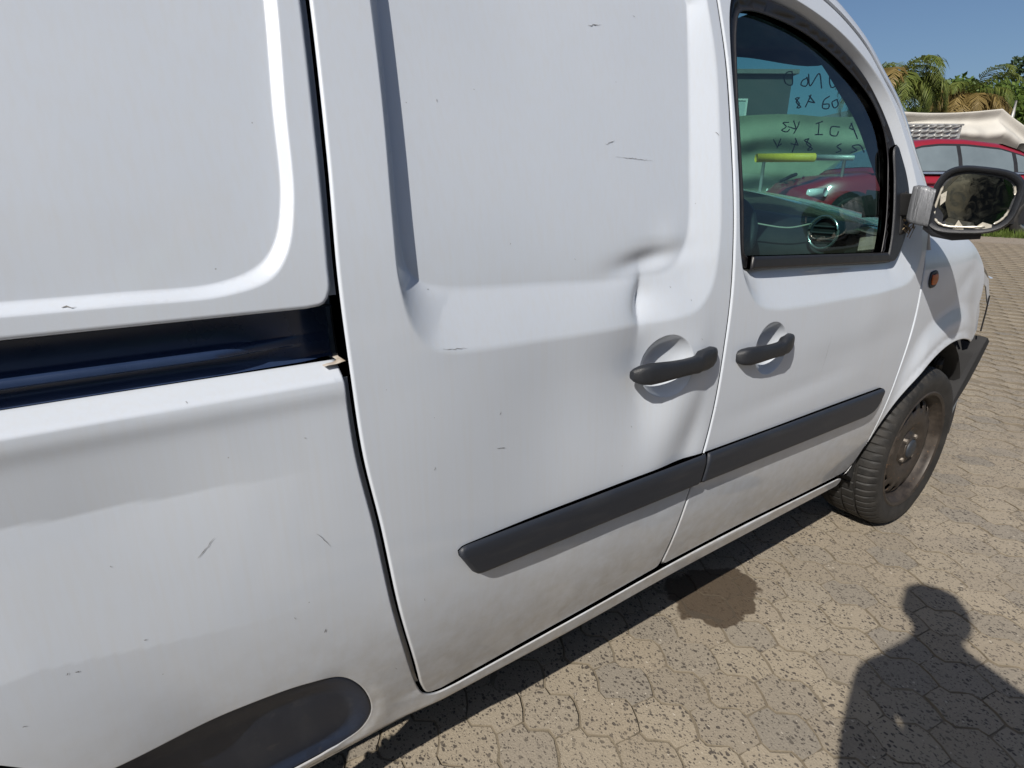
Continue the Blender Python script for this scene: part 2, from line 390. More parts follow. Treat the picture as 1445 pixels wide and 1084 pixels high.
def panel(name, outer, mat, parent, holes=(), disp=None, h=.016, fine=None, fh=.005, r=.004, depth=.03, off=0., mirror=False, feat=()):
    outer = np.array(outer)
    if np.sum(outer[:, 0]*np.roll(outer[:, 1], -1)-np.roll(outer[:, 0], -1)*outer[:, 1]) < 0: outer = outer[::-1]
    hs = []
    for q in holes:
        q = np.array(q)
        if np.sum(q[:, 0]*np.roll(q[:, 1], -1)-np.roll(q[:, 0], -1)*q[:, 1]) > 0: q = q[::-1]
        hs.append(q)
    loops = [outer]+hs
    def D(x, z):
        d = dist(x, z, outer)
        for q in hs: d = np.minimum(d, dist(x, z, q))
        return d
    def ins(x, z):
        m = inside(x, z, outer)
        for q in hs: m &= ~inside(x, z, q)
        return m
    Pt = list(map(tuple, outer)); E = []; k = 0; rng_ = []
    for L in loops:
        n = len(L); E += [(k+i, k+(i+1) % n) for i in range(n)]; rng_.append((k, n)); k += n
    Pt = [tuple(p) for L in loops for p in L]; nb = len(Pt)
    X = []
    for L in loops:
        e = np.roll(L, -1, 0)-np.roll(L, 1, 0); e /= np.maximum(np.linalg.norm(e, axis=1)[:, None], 1e-9); nr = np.stack([-e[:, 1], e[:, 0]], 1)
        for f in (.08, .3, .62, 1.05): X.append(np.concatenate([L+nr*r*f, np.full((len(L), 1), r*f)], 1))
    fk = []
    for L in feat:
        e = np.roll(L, -1, 0)-np.roll(L, 1, 0); e /= np.maximum(np.linalg.norm(e, axis=1)[:, None], 1e-9); nr = np.stack([-e[:, 1], e[:, 0]], 1)
        for f in (-.004, -.0015, 0, .0015, .004): X.append(np.concatenate([L+nr*f, np.full((len(L), 1), r*1.1)], 1))
    X = np.concatenate(X); m = ins(X[:, 0], X[:, 1]) & (D(X[:, 0], X[:, 1]) > X[:, 2]*.85); X = X[m][:, :2]
    x0, z0 = outer.min(0); x1, z1 = outer.max(0)
    def hexg(s):
        a = np.arange(x0, x1, s); b = np.arange(z0, z1, s*.866); g = np.meshgrid(a, b, indexing='ij'); gx = g[0]+(np.arange(len(b)) % 2)*s*.5
        return gx.ravel(), g[1].ravel()
    gx, gz = hexg(h); dd = D(gx, gz); m = ins(gx, gz) & (dd > r*1.05+max(.008, .35*h))
    if fine is not None: m &= ~fine(gx, gz)
    def clear(x_, z_):
        k_ = np.ones(x_.shape, bool)
        for L in feat: k_ &= dist(x_, z_, L) > .0052
        return k_
    m &= clear(gx, gz)
    Y = [np.stack([gx[m], gz[m]], 1)]
    if fine is not None:
        gx, gz = hexg(fh); m = fine(gx, gz); gx, gz = gx[m], gz[m]; m = ins(gx, gz); gx, gz = gx[m], gz[m]; m = (D(gx, gz) > r*1.05+.0075) & clear(gx, gz); Y.append(np.stack([gx[m], gz[m]], 1))
    allp = Pt+[tuple(p) for p in X]+[tuple(p) for y in Y for p in y]
    res = delaunay_2d_cdt([Vector(p) for p in allp], E, [], 0, 1e-7)
    v2 = np.array([(v.x, v.y) for v in res[0]]); tri = np.array([f for f in res[2] if len(f) == 3])
    cen = v2[tri].mean(1); tri = tri[ins(cen[:, 0], cen[:, 1])]
    mp = {}
    for i, src in enumerate(res[3]):
        for s in src:
            if s < nb: mp[s] = i
    f = (lambda x, z: base(x, z)+(disp(x, z) if disp else 0)+off)
    x, z = v2[:, 0], v2[:, 1]; y = f(x, z); e = .0008
    gx_ = (f(x+e, z)-f(x-e, z))/(2*e); gz_ = (f(x, z+e)-f(x, z-e))/(2*e)
    N = np.stack([gx_, -np.ones_like(gx_), gz_], 1); N /= np.linalg.norm(N, axis=1)[:, None]
    d = np.where(np.isin(np.arange(len(x)), list(mp.values())), 0, D(x, z)); ce = 5e-4
    rd = d < r
    ox = -(D(x+ce, z)-D(x-ce, z)); oz = -(D(x, z+ce)-D(x, z-ce))
    O = np.stack([ox, np.zeros_like(ox), oz], 1)
    for (k0, n), L in zip(rng_, loops):
        ed = np.roll(L, -1, 0)-np.roll(L, 1, 0); ed /= np.maximum(np.linalg.norm(ed, axis=1)[:, None], 1e-9)
        for i in range(n):
            if k0+i in mp: O[mp[k0+i]] = (ed[i, 1], 0, -ed[i, 0])
    O /= np.maximum(np.linalg.norm(O, axis=1)[:, None], 1e-9)
    s = np.clip((r-d)/r, 0, 1); c = np.sqrt(1-s*s)
    N = np.where(rd[:, None], N*c[:, None]+O*s[:, None], N); N /= np.maximum(np.linalg.norm(N, axis=1)[:, None], 1e-9)
    y = y+np.where(rd, r*(1-c), 0)
    V = np.stack([x, y, z], 1); Fc = [tuple(t[::-1]) for t in tri]   # outward -Y
    V = list(V); N = list(N); Fc2 = []
    for (k0, n), L in zip(rng_, loops):
        idx = [mp.get(k0+i) for i in range(n)]; idx = [i for i in idx if i is not None]; st = len(V)
        for i in idx: V.append(V[i]+np.array([0, depth, 0])); N.append(N[i])
        mm = len(idx)
        for a in range(mm):
            b = (a+1) % mm
            Fc2.append((idx[a], idx[b], st+b, st+a))
    # orient triangles outward
    Vn = np.array(V); t0 = Fc[0]; nrm = np.cross(Vn[t0[1]]-Vn[t0[0]], Vn[t0[2]]-Vn[t0[0]])
    if nrm[1] > 0: Fc = [t[::-1] for t in Fc]
    if mirror:
        Vn[:, 1] = VW-Vn[:, 1]; Nn = np.array(N); Nn[:, 1] *= -1; N = list(Nn); Fc = [t[::-1] for t in Fc]; Fc2 = [t[::-1] for t in Fc2]
    me = bpy.data.meshes.new(name); me.from_pydata(Vn.tolist(), [], Fc+Fc2); me.shade_smooth(); me.update()
    me.normals_split_custom_set_from_vertices([tuple(map(float, q)) for q in N])
    return link(name, me, mat, parent)

# ------------------------------------------------------------------ van: outlines (metres, x forward from front axle, z up)
SREAR = [(-2.118,1.68),(-2.124,1.459),(-2.135,1.274),(-2.145,1.123),(-2.145,1.0),(-2.140,.871),(-2.123,.747),(-2.101,.573),(-2.065,.40)]
BL = [(-1.380,.34),(-1.373,.458),(-1.360,.557),(-1.333,.664),(-1.317,.756),(-1.302,.898),(-1.290,1.01),(-1.285,1.118),(-1.277,1.286),(-1.270,1.472),(-1.279,1.60),(-1.285,1.69)]
sh = lambda P, dx, dz=0: [(a+dx, b+dz) for a, b in P]
slide_out = loop(crv(SREAR), crv([(-2.065,.40),(-2.052,.345),(-2.035,.308),(-2.005,.298)]), crv([(-2.005,.298),(-1.85,.299),(-1.6,.311),(-1.40,.325)]), crv([(-1.40,.325),(-1.388,.328),(-1.384,.34)]), crv(sh(BL, -.0035)), crv([BL[-1], (-1.31,1.705),(-2.09,1.705),(-2.118,1.68)], smooth=False))
slide_out[-1] += 0
REC_O = loop(crv([(-2.040,1.62),(-2.044,1.473),(-2.049,1.353),(-2.060,1.193),(-2.062,1.107),(-2.050,1.042),(-2.025,1.008),(-1.984,.994),(-1.802,.984),(-1.579,.980),(-1.469,.982),(-1.399,.994),(-1.355,1.035),(-1.332,1.12),(-1.317,1.284),(-1.303,1.468),(-1.315,1.60)], .006), crv([(-1.315,1.60),(-1.34,1.655),(-1.40,1.665),(-1.95,1.665),(-2.02,1.655),(-2.040,1.62)], .006))
REC_I = loop(crv([(-2.018,1.60),(-2.022,1.477),(-2.033,1.320),(-2.040,1.155),(-2.034,1.123),(-2.012,1.104),(-1.976,1.096),(-1.796,1.086),(-1.55,1.078),(-1.460,1.090),(-1.414,1.145),(-1.393,1.281),(-1.352,1.585)], .006), crv([(-1.352,1.585),(-1.375,1.625),(-1.43,1.635),(-1.95,1.635),(-2.0,1.63),(-2.018,1.60)], .006))
recf = recess(REC_O, REC_I, .025, .11)
def gau(x, z, cx, cz, s1, s2, an=0):
    c, s = math.cos(an), math.sin(an); u = (x-cx)*c+(z-cz)*s; v = -(x-cx)*s+(z-cz)*c
    return np.exp(-.5*((u/s1)**2+(v/s2)**2))
def bowl(cx, cz, rx, rz, d):
    def f(x, z):
        q = ((x-cx)/rx)**2+((z-cz)/rz)**2; return d*np.clip(1-q**1.6, 0, 1)
    return f
ell = lambda cx, cz, rx, rz: np.array([(cx+rx*math.cos(2*math.pi*k/84), cz+rz*math.sin(2*math.pi*k/84)) for k in range(84)])
ELR = ell(-1.478, .888, .068, .066); ELF = ell(-1.118, .874, .066, .064)
bowl_r = bowl(-1.478, .888, .068, .066, .030); bowl_f = bowl(-1.118, .874, .066, .064, .030)
def dent(x, z):
    y = recf(x, z)
    fade = 1-sm((x+1.40)/.07)
    xv = -1.560+.020*sm((z-.98)/.1)+.03*np.clip((.9-z)/.2, 0, 1); d = x-xv
    sd_ = np.sqrt(d*d+.007**2)-.007
    V = np.where(d < 0, np.exp(-np.abs(sd_/.115)**1.15), np.exp(-(d/.085)**2))*np.exp(-.5*((z-.90)/np.where(z > .90, .075, .115))**2)
    y = y+.021*V
    s2 = np.sqrt(d*d+.0035**2)-.0035
    Sx = np.where(d < 0, np.exp(-s2/.016), np.exp(-s2/.034))*np.exp(-.5*((z-1.030)/.030)**2)
    y = y+.017*Sx
    y = y-.0070*gau(x, z, -1.445, .79, .11, .048, R(58))*fade+.007*gau(x, z, -1.64, .80, .15, .085, R(-35))*fade
    y = y+.006*gau(x, z, -1.385, .70, .11, .035, R(58))*fade
    y = y+.010*gau(x, z, -1.52, 1.105, .06, .014, R(8))-.004*gau(x, z, -1.455, 1.125, .03, .03)
    y = y+.0035*gau(x, z, -1.80, .86, .10, .12, R(-30))-.0025*gau(x, z, -1.66, .80, .07, .1, R(20))
    return y
def slide_disp(x, z):
    y = dent(x, z)+bowl_r(x, z)
    y = y-.008*sm((-1.75-x)/.35)                         # door stands proud of the body at its rear edge
    y = y-.0012*np.sin(x*9+z*5)*np.cos(z*11)*.5
    return y
def fine_slide(x, z):
    m = (sdf(x, z, REC_O) > -.014) & (sdf(x, z, REC_I) < .014) & ((z < 1.12) | (x < -1.99) | (x > -1.45))
    m |= (((x+1.478)/.08)**2+((z-.888)/.078)**2 < 1) | ((np.abs(x+1.53) < .12) & (z > .93) & (z < 1.14))
    return m
slide = panel('sliding_door', slide_out, 'paint', VAN, disp=slide_disp, fine=fine_slide, fh=.0055, h=.018, feat=[REC_O, REC_I, ELR], r=.0045, depth=.045)
slide['label'] = 'sliding side door with a creased dent above its handle'

# body side: quarter panel and sill in one pressing
RW = (-2.90, .305); ra = lambda a, r=.42: (RW[0]+r*math.cos(R(a)), RW[1]+r*math.sin(R(a)))
QF = sh([(-2.145,1.0065),(-2.140,.871),(-2.123,.747),(-2.101,.573),(-2.065,.40),(-2.050,.345)], -.0085)
INS_T = crv([(-2.530,.515),(-2.378,.511),(-2.26,.497),(-2.205,.474),(-2.172,.430),(-2.150,.360),(-2.150,.318),(-2.168,.286),(-2.21,.272)])
INS = loop(INS_T, crv([(-2.21,.272),(-2.487,.268)], smooth=False), crv([(-2.487,.268),(-2.49,.36),(-2.505,.44),(-2.530,.515)]))
QTOP = 1.0065
body_out = loop(crv([(-3.62,QTOP),(-2.1535,QTOP)], smooth=False), crv(QF), crv([QF[-1],(-2.045,.312),(-2.02,.2915),(-1.97,.287)]), crv([(-1.97,.287),(-1.85,.292),(-1.6,.304),(-1.36,.318),(-1.0,.321),(-.58,.314),(-.50,.312)]), crv([(-.50,.312),(-.47,.30),(-.475,.272)]),
    crv([(-.475,.272),(-.9,.272),(-1.355,.268),(-1.8,.244),(-2.232,.226),(-2.47,.226)]), crv([ra(a) for a in range(-11, 192, 8)]), crv([ra(192),(-3.62,.25)], smooth=False), crv([(-3.62,.25),(-3.62,QTOP)], smooth=False))
def body_disp(x, z):
    tz_ = np.clip((z-.9835)/.023, 0, 1); y = .027*np.where(tz_ < .16, tz_**2/.32, tz_-.08)+.0024*np.exp(-.5*((z-.9945)/.0014)**2)
    y = y-.003*np.exp(-.5*((z-.972)/.012)**2)
    fx_ = sm((-2.15-x)/.32); zt_ = .862+.02*np.clip((-2.2-x)/.4, 0, 1); zb_ = .645+.06*np.clip((-2.2-x)/.35, 0, 1)**1.5
    y = y+.017*fx_*np.clip((z-zb_)/(zt_-zb_), 0, 1)-.013*fx_*np.clip((z-zt_)/.11, 0, 1)
    rr = np.hypot(x-RW[0], z-RW[1]); y = y-.012*sm((.58-rr)/.14)
    silm = sm((.335-z)/.02)*sm((x+2.10)/.12)
    y = y-.008*silm
    y = y+.012*sm((.262-z)/.035)
    y = y+.004*np.exp(-.5*(dist(x, z, INS)/.012)**2)*sm((x+2.25)/.06)
    return y
body = panel('body_side', body_out, 'paint', VAN, holes=[INS], disp=body_disp, r=.0035, h=.02, fine=lambda x, z: ((z > .935) | (np.abs(z-.872) < .022) | (np.abs(z-.675) < .045)) & (x > -2.65) | ((z < .36) & (x > -2.2)), fh=.006, depth=.03)
INS_IN = loop(crv([(-2.60,.455),(-2.378,.453),(-2.27,.444),(-2.215,.425),(-2.190,.375),(-2.188,.33),(-2.205,.305),(-2.235,.294)]), crv([(-2.235,.294),(-2.60,.29)], smooth=False))
ins = panel('sill_cover', INS, 'insert', body, disp=recess(INS, INS_IN, .013, .3), fine=lambda x, z: dist(x, z, INS_IN) < .03, fh=.008, r=.003, depth=.02, off=.004)
ins['label'] = 'black plastic cover let into the lower rear body side'

# upper side panel
UF = [(-2.126,1.68),(-2.132,1.459),(-2.1432,1.274),(-2.1525,1.14)]
upper_out = loop(crv([(-3.60,1.70),(-2.15,1.70),(-2.126,1.68)], smooth=False), crv(UF), crv([UF[-1],(-2.1555,1.105),(-2.166,1.0885),(-2.19,1.0845)]), crv([(-2.19,1.0845),(-3.60,1.0865)], smooth=False), crv([(-3.60,1.0865),(-3.60,1.70)], smooth=False))
LPO = loop(crv([(-2.155,1.60),(-2.162,1.453),(-2.174,1.33),(-2.184,1.215),(-2.202,1.154),(-2.226,1.125),(-2.278,1.110),(-2.402,1.108),(-3.40,1.112)], .006), crv([(-3.40,1.112),(-3.50,1.15),(-3.52,1.3),(-3.48,1.62),(-3.40,1.66),(-2.23,1.66),(-2.165,1.645),(-2.155,1.60)], .006))
LPI = loop(crv([(-2.171,1.59),(-2.177,1.453),(-2.189,1.33),(-2.198,1.225),(-2.215,1.170),(-2.239,1.143),(-2.286,1.126),(-2.402,1.123),(-3.39,1.127)], .006), crv([(-3.39,1.127),(-3.48,1.16),(-3.50,1.3),(-3.465,1.60),(-3.39,1.645),(-2.24,1.645),(-2.18,1.63),(-2.171,1.59)], .006))
lpf = recess(LPO, LPI, .0145, .28)
up = panel('upper_side_panel', upper_out, 'paint', VAN, disp=lambda x, z: lpf(x, z)-.0008*np.sin(x*7)*np.cos(z*9), r=.006, h=.03, fine=lambda x, z: (dist(x, z, LPO) < .024) & (x > -2.7), fh=.0042, depth=.035, feat=[LPO, LPI])

# slide rail channel
prof = [(.008,1.0840),(.030,1.0825),(.041,1.0795),(.044,1.073),(.044,1.0455),(.041,1.0425),(.025,1.0405),(.0225,1.0380),(.0225,1.0320),(.025,1.0300),(.040,1.0285),(.043,1.0255),(.043,1.0170),(.041,1.0140),(.037,1.0100),(.033,1.003)]
xr = np.concatenate([np.linspace(-3.55, -2.34, 24), np.linspace(-2.33, -2.150, 22)]); rings = []
for x in xr:
    k = float(sm((x+2.325)/.145)); e_ = float(sm((x+2.20)/.05))   # the lip sweeps upwards and runs out at its front end
    ring = []
    for a, z in prof:
        if z < 1.044 and z > 1.005: z = z+(1.0445-z)*.0*k; a = a+(.046-a)*k
        ring.append((x, float(base(x, z))+a+.012*e_*(a > .03), z))
    rings.append(ring)
chan = loft('slide_rail', rings, 'rail', VAN, closed=False, cap=False, smooth=True, sharp=50)
# grimy ledge at the rail's front end and the painted door jamb behind the gap
V = []; xs_ = np.linspace(-2.175, -2.138, 14); ys_ = np.linspace(.010, .060, 8)
for x in xs_:
    for y in ys_: V.append((x, y+float(base(x, 1.0)), 1.0035+.003*sm((x+2.175)/.03)-.02*(y-.01)+.0006*math.sin(x*260)))
def mk_ledge():
    g = NT('dirty_paint'); p = g.pos(); g.set(Base_Color=g.mix(g.mr(g.noise(p, 70, 5, .65), .35, .65), (.50, .47, .43), (.33, .27, .21)), Roughness=.6); return g.m
pyd('rail_end_ledge', V, grid_faces(14, 8), mk_ledge(), chan, True)
JB = crv(SREAR+[(-2.045,.34)])
rings = [[(x-.045, float(base(x, z))+.014, z), (x-.012, float(base(x, z))+.012, z), (x+.006, float(base(x, z))+.013, z), (x+.012, float(base(x, z))+.05, z)] for x, z in JB if z < .985 or z > 1.09]
k_ = sum(1 for x, z in JB if z > 1.09)
loft('door_jamb', rings[:k_], 'paint', VAN, closed=False, cap=False); loft('door_jamb', rings[k_:], 'paint', VAN, closed=False, cap=False)

# ------------------------------------------------------------------ front door
FD = [(-.326,1.0),(-.328,.952),(-.336,.826),(-.372,.66),(-.402,.523),(-.414,.42)]
PL = [(-.322,1.10),(-.328,1.202),(-.414,1.332),(-.495,1.448),(-.585,1.524),(-.667,1.589),(-.768,1.641),(-.857,1.672),(-.96,1.695),(-1.10,1.706)]
door_out = loop(crv(PL[::-1]), crv([PL[0],(-.325,1.04),(-.326,1.0)]), crv(FD), crv([FD[-1],(-.425,.36),(-.455,.326),(-.52,.321)]), crv([(-.52,.321),(-.75,.3245),(-1.02,.329),(-1.36,.3265)]), crv([(-1.36,.3265),(-1.373,.329),(-1.3765,.34)]), crv(sh(BL, .0025)), crv([(-1.2825,1.69),(-1.26,1.706),(-1.10,1.706)]))
WO = loop(crv([(-1.205,1.067),(-.547,1.040)], smooth=False), crv([(-.547,1.040),(-.512,1.040),(-.475,1.075),(-.449,1.13),(-.438,1.221),(-.455,1.279),(-.500,1.361),(-.570,1.455),(-.656,1.525),(-.781,1.584),(-.929,1.624),(-1.062,1.640),(-1.15,1.640),(-1.20,1.622),(-1.216,1.58),(-1.228,1.50),(-1.237,1.356),(-1.241,1.20),(-1.240,1.105),(-1.228,1.075),(-1.205,1.067)]))
BO = loop(crv([(-1.262,1.30),(-1.262,1.10),(-1.235,1.03),(-1.19,.983),(-1.12,.963),(-1.02,.957),(-.832,.955),(-.55,.957),(-.40,.975),(-.36,1.03),(-.36,1.12),(-.40,1.23),(-.47,1.37),(-.55,1.475),(-.65,1.545),(-.78,1.604),(-.93,1.643),(-1.07,1.66),(-1.19,1.655),(-1.24,1.60),(-1.262,1.30)], .006))
beltf = recess(BO, WO, .026, .11)
def door_disp(x, z):
    y = beltf(x, z)+bowl_f(x, z)
    y = y+.0022*gau(x, z, -.75, .80, .25, .03, R(4))-.0020*gau(x, z, -.62, .88, .07, .10, R(-15))+.0012*np.sin(x*8+1)*np.cos(z*10)*.6
    y = y+.0025*gau(x, z, -.95, .74, .2, .02, R(3))
    return y
fd = panel('front_door', door_out, 'paint', VAN, holes=[WO], disp=door_disp, fine=lambda x, z: (((x+1.118)/.078)**2+((z-.874)/.076)**2 < 1) | ((z > .94) & (z < 1.075) & (x < -.38)) | ((z > 1.0) & (sdf(x, z, BO) > -.01)), feat=[BO, ELF], fh=.0075, h=.019, r=.0045, depth=.04)
def shrink(P, d):
    P = np.array(P)
    if np.sum(P[:, 0]*np.roll(P[:, 1], -1)-np.roll(P[:, 0], -1)*P[:, 1]) < 0: P = P[::-1]
    e = np.roll(P, -1, 0)-np.roll(P, 1, 0); e /= np.maximum(np.linalg.norm(e, axis=1)[:, None], 1e-9); return P+d*np.stack([-e[:, 1], e[:, 0]], 1)
# mirror corner trim fills the front of the opening, seal runs round the rest
TRI = loop(crv([(-.560,1.0445),(-.515,1.044),(-.480,1.080),(-.454,1.13),(-.444,1.221),(-.460,1.279),(-.505,1.359)]), crv([(-.505,1.359),(-.528,1.345),(-.532,1.26),(-.545,1.10),(-.560,1.0445)]))
GL = loop(crv([(-1.208,1.092),(-.572,1.066)], smooth=False), crv([(-.572,1.066),(-.556,1.14),(-.544,1.26),(-.540,1.33),(-.557,1.395),(-.610,1.46),(-.690,1.510),(-.800,1.556),(-.93,1.591),(-1.06,1.606),(-1.14,1.606),(-1.18,1.595),(-1.197,1.56),(-1.208,1.49),(-1.217,1.35),(-1.220,1.2),(-1.219,1.10),(-1.208,1.092)]))
seal = panel('window_seal', shrink(WO, -.001), 'rubber', fd, holes=[GL], disp=lambda x, z: .016+.010*np.exp(-.5*((dist(x, z, GL)-.012)/.006)**2), r=.004, h=.012, depth=.02)
panel('corner_trim', TRI, 'black_plastic', fd, disp=lambda x, z: .004+0*x, r=.006, h=.012, depth=.03)
lipP = loop(crv([(-1.212,1.066),(-.545,1.0405)], smooth=False), crv([(-.545,1.0405),(-.553,1.068)], smooth=False), crv([(-.553,1.068),(-1.206,1.094)], smooth=False))
panel('window_lip', lipP, 'rubber', fd, disp=lambda x, z: .004+0*x, r=.007, h=.012, depth=.02)
panel('window_glass', GL, 'glass', fd, disp=lambda x, z: .032+0*x, r=.0015, h=.05, depth=.0005)
# torn black tip below the corner trim, where the mirror base is broken
mb = MB()
for k in range(16):
    a = random.uniform(-.50, -.455); b = random.uniform(1.125, 1.195); mb.tube([(a, float(base(a, b))-.001, b), (a+random.uniform(-.02, .02), float(base(a, b))-.012, b+random.uniform(-.02, .02)), (a+random.uniform(-.03, .03), float(base(a, b))-.010, b+random.uniform(-.03, .03))], .0013, 4)
mb.build('torn_foam', simple('torn_foam', (.20, .15, .09), .8, .4, 200), fd)
cut = loop(crv([(-.508,1.115),(-.458,1.125),(-.452,1.20),(-.470,1.235),(-.500,1.20),(-.508,1.115)]))
panel('broken_socket', cut, 'dark', fd, disp=lambda x, z: .002+0*x, r=.002, h=.02, depth=.002)

# ------------------------------------------------------------------ handles and mouldings
def handle(name, parent, x0, x1, z0, z1, big=1.0):
    st = [(0, .42, -.002), (.02, .72, .003), (.06, .95, .008), (.14, 1.08, .013), (.25, 1.02, .017), (.38, .92, .020), (.5, .88, .021), (.62, .90, .021), (.675, .98, .020), (.705, 1.12, .020), (.80, 1.18, .017), (.90, 1.12, .010), (.96, .92, .004), (.99, .66, 0), (1, .45, -.002)]
    rings = []
    for t, hh, yo in st:
        x = x0+(x1-x0)*t; z = z0+(z1-z0)*t+(.005 if t > .69 else 0); H = .0172*hh*big; T = .012*min(1, hh)+.001; yb = float(base(x, z))
        ring = []
        for k in range(20):
            a = 2*math.pi*k/20; ca, sa = math.cos(a), math.sin(a)
            ring.append((x, yb-yo-T*math.copysign(abs(ca)**.6, ca), z+H*math.copysign(abs(sa)**.7, sa)))
        rings.append(ring)
    # grip line
    o = loft(name, rings, 'black_plastic', parent, sharp=55); return o
handle('door_handle', slide, -1.590, -1.338, .890, .890, 1.16)
handle('door_handle', fd, -1.258, -1.040, .874, .880, 1.12)
def strip(parent, pts, name='side_moulding'):
    return panel(name, pts, 'moulding', parent, disp=lambda x, z: -.019+.0035*sm((z-.635)/.02)-.0*x, r=.0075, h=.014, depth=.016)
ms = strip(slide, loop(crv([(-1.338,.6565),(-1.965,.657)], smooth=False), crv([(-1.965,.657),(-1.984,.656),(-1.992,.651),(-1.990,.640)]), crv([(-1.990,.640),(-1.966,.600)], smooth=False), crv([(-1.966,.600),(-1.956,.591),(-1.940,.589)]), crv([(-1.940,.589),(-1.352,.584)], smooth=False), crv([(-1.352,.584),(-1.338,.6565)], smooth=False)))
mf = strip(fd, loop(crv([(-.475,.650),(-1.330,.6565)], smooth=False), crv([(-1.330,.6565),(-1.346,.584)], smooth=False), crv([(-1.346,.584),(-.56,.572)], smooth=False), crv([(-.56,.572),(-.51,.580),(-.487,.60),(-.469,.645),(-.475,.650)])))

# ------------------------------------------------------------------ front fender
def arch_pt(a, r=.425, cx=.005, cz=.315): return (cx+r*math.cos(R(a)), cz+r*math.sin(R(a)))
FE = [(-.321,1.0),(-.323,.952),(-.331,.826),(-.367,.66),(-.397,.523),(-.409,.42),(-.420,.345)]
fen_out = loop(crv([(-.30,1.125),(-.316,1.05),(-.321,1.0)]), crv(FE), crv([FE[-1], (-.435,.30)]), crv([(-.435,.30),(-.424,.315)]), crv([arch_pt(a) for a in (176, 168, 156, 144, 132, 120, 108, 96, 84, 74, 68)]), crv([arch_pt(68),(.195,.765),(.222,.83),(.225,.90),(.205,.955),(.16,1.01),(.08,1.065),(-.02,1.10),(-.14,1.12),(-.30,1.125)]))
def fen_disp(x, z):
    rr = np.hypot(x-.005, z-.315)
    fx = np.interp(z, [.3, .345, .42, .523, .66, .826, 1.], [-.43, -.42, -.409, -.397, -.367, -.331, -.321]); fl = sm((x-fx-.004)/.13)
    y = (-.018*sm((.56-rr)/.10)-.006*sm((.455-rr)/.03))*fl
    y = y+1.6*np.maximum(0, z-(.985-.10*np.maximum(0, x)))**2
    y = y+.004*np.sin(x*21+z*6)*sm((x-.05)/.2)+.003*gau(x, z, .05, .95, .08, .03, R(30))
    return y
fen = panel('front_fender', fen_out, 'paint', VAN, disp=fen_disp, r=.004, h=.014, depth=.025)
IND = loop(crv([(-.272,.988),(-.232,.990),(-.222,.973),(-.232,.953),(-.268,.951),(-.276,.968),(-.272,.988)]))
tsb = panel('turn_signal', shrink(IND, -.006), 'black_plastic', fen, disp=lambda x, z: fen_disp(x, z)-.004, r=.003, h=.02, depth=.008)
panel('lens', shrink(IND, .004), 'amber', tsb, disp=lambda x, z: fen_disp(x, z)-.010+4*((x+.25)**2+(z-.97)**2), r=.003, h=.01, depth=.008)

# ------------------------------------------------------------------ pillar, windscreen, roof, bonnet, far side
EZ = [1.10,1.202,1.332,1.448,1.524,1.589,1.641,1.672,1.70]; EX = [-.285,-.328,-.414,-.495,-.585,-.667,-.768,-.857,-.95]
EKX, EKY = np.array(EZ), np.array(EX)
def wsx(Y, z): return np.interp(z, EKX, EKY)+.06+.17*(1-((Y-.9)/.76)**2)
pc = crv([(-.30,1.06),(-.318,1.11)]+PL[1:]+[(-1.28,1.71)])
for side in (0, 1):
    rings = []
    for i, (x, z) in enumerate(pc):
        t = np.array(pc[min(i+1, len(pc)-1)])-np.array(pc[max(i-1, 0)]); t /= np.linalg.norm(t); nrm = np.array([t[1], -t[0]])
        if nrm[0] < 0 and nrm[1] < 0: nrm = -nrm
        if nrm @ np.array([1, .6]) < 0: nrm = -nrm
        wd = np.interp(z, [1.1, 1.3, 1.5, 1.65, 1.71], [.030, .036, .046, .052, .05]); yb = float(base(x, z))
        R_ = [(.000, .030), (.0012, .004), (.004, .0005), (.35*wd, .004), (.7*wd, .020), (.95*wd, .05), (1.05*wd, .085), (.6*wd, .10), (.1*wd, .085)]
        ring = []
        for a, b in R_:
            X = x+nrm[0]*(a+.003); Zz = z+nrm[1]*(a+.003); Y = yb+b
            ring.append((X, VW-Y if side else Y, Zz))
        rings.append(ring)
    loft('windscreen_pillar', rings, 'paint', VAN, cap=False, sharp=60)
    # inner black trim of the pillar
    rings = []
    for i, (x, z) in enumerate(pc):
        if z < 1.08: continue
        yb = float(base(x, z)); w_ = .045
        ring = [(x-.03, yb+.045, z-.025), (x+.02, yb+.05, z+.005), (x+.045, yb+.100, z+.012), (x+.0, yb+.118, z-.02)]
        rings.append([(a, VW-b if side else b, c) for a, b, c in ring])
    loft('pillar_trim', rings, 'trim', VAN, sharp=50)
Ys = np.linspace(.16, VW-.16, 40); Zs = np.linspace(1.10, 1.70, 24)
ws = pyd('windscreen', [(wsx(y, z), y, z) for y in Ys for z in Zs], grid_faces(40, 24), 'screen', VAN, True)
V = []
for y in np.linspace(.20, VW-.20, 40):
    zl = 1.645-.065*sm((.62-min(y, VW-y))/.34)
    for k in range(6):
        z = zl+(1.699-zl)*k/5; V.append((float(wsx(y, z))-.022-.03*(k == 0), y, z))
pyd('sun_visor', V, grid_faces(40, 6), 'trim', VAN, True)
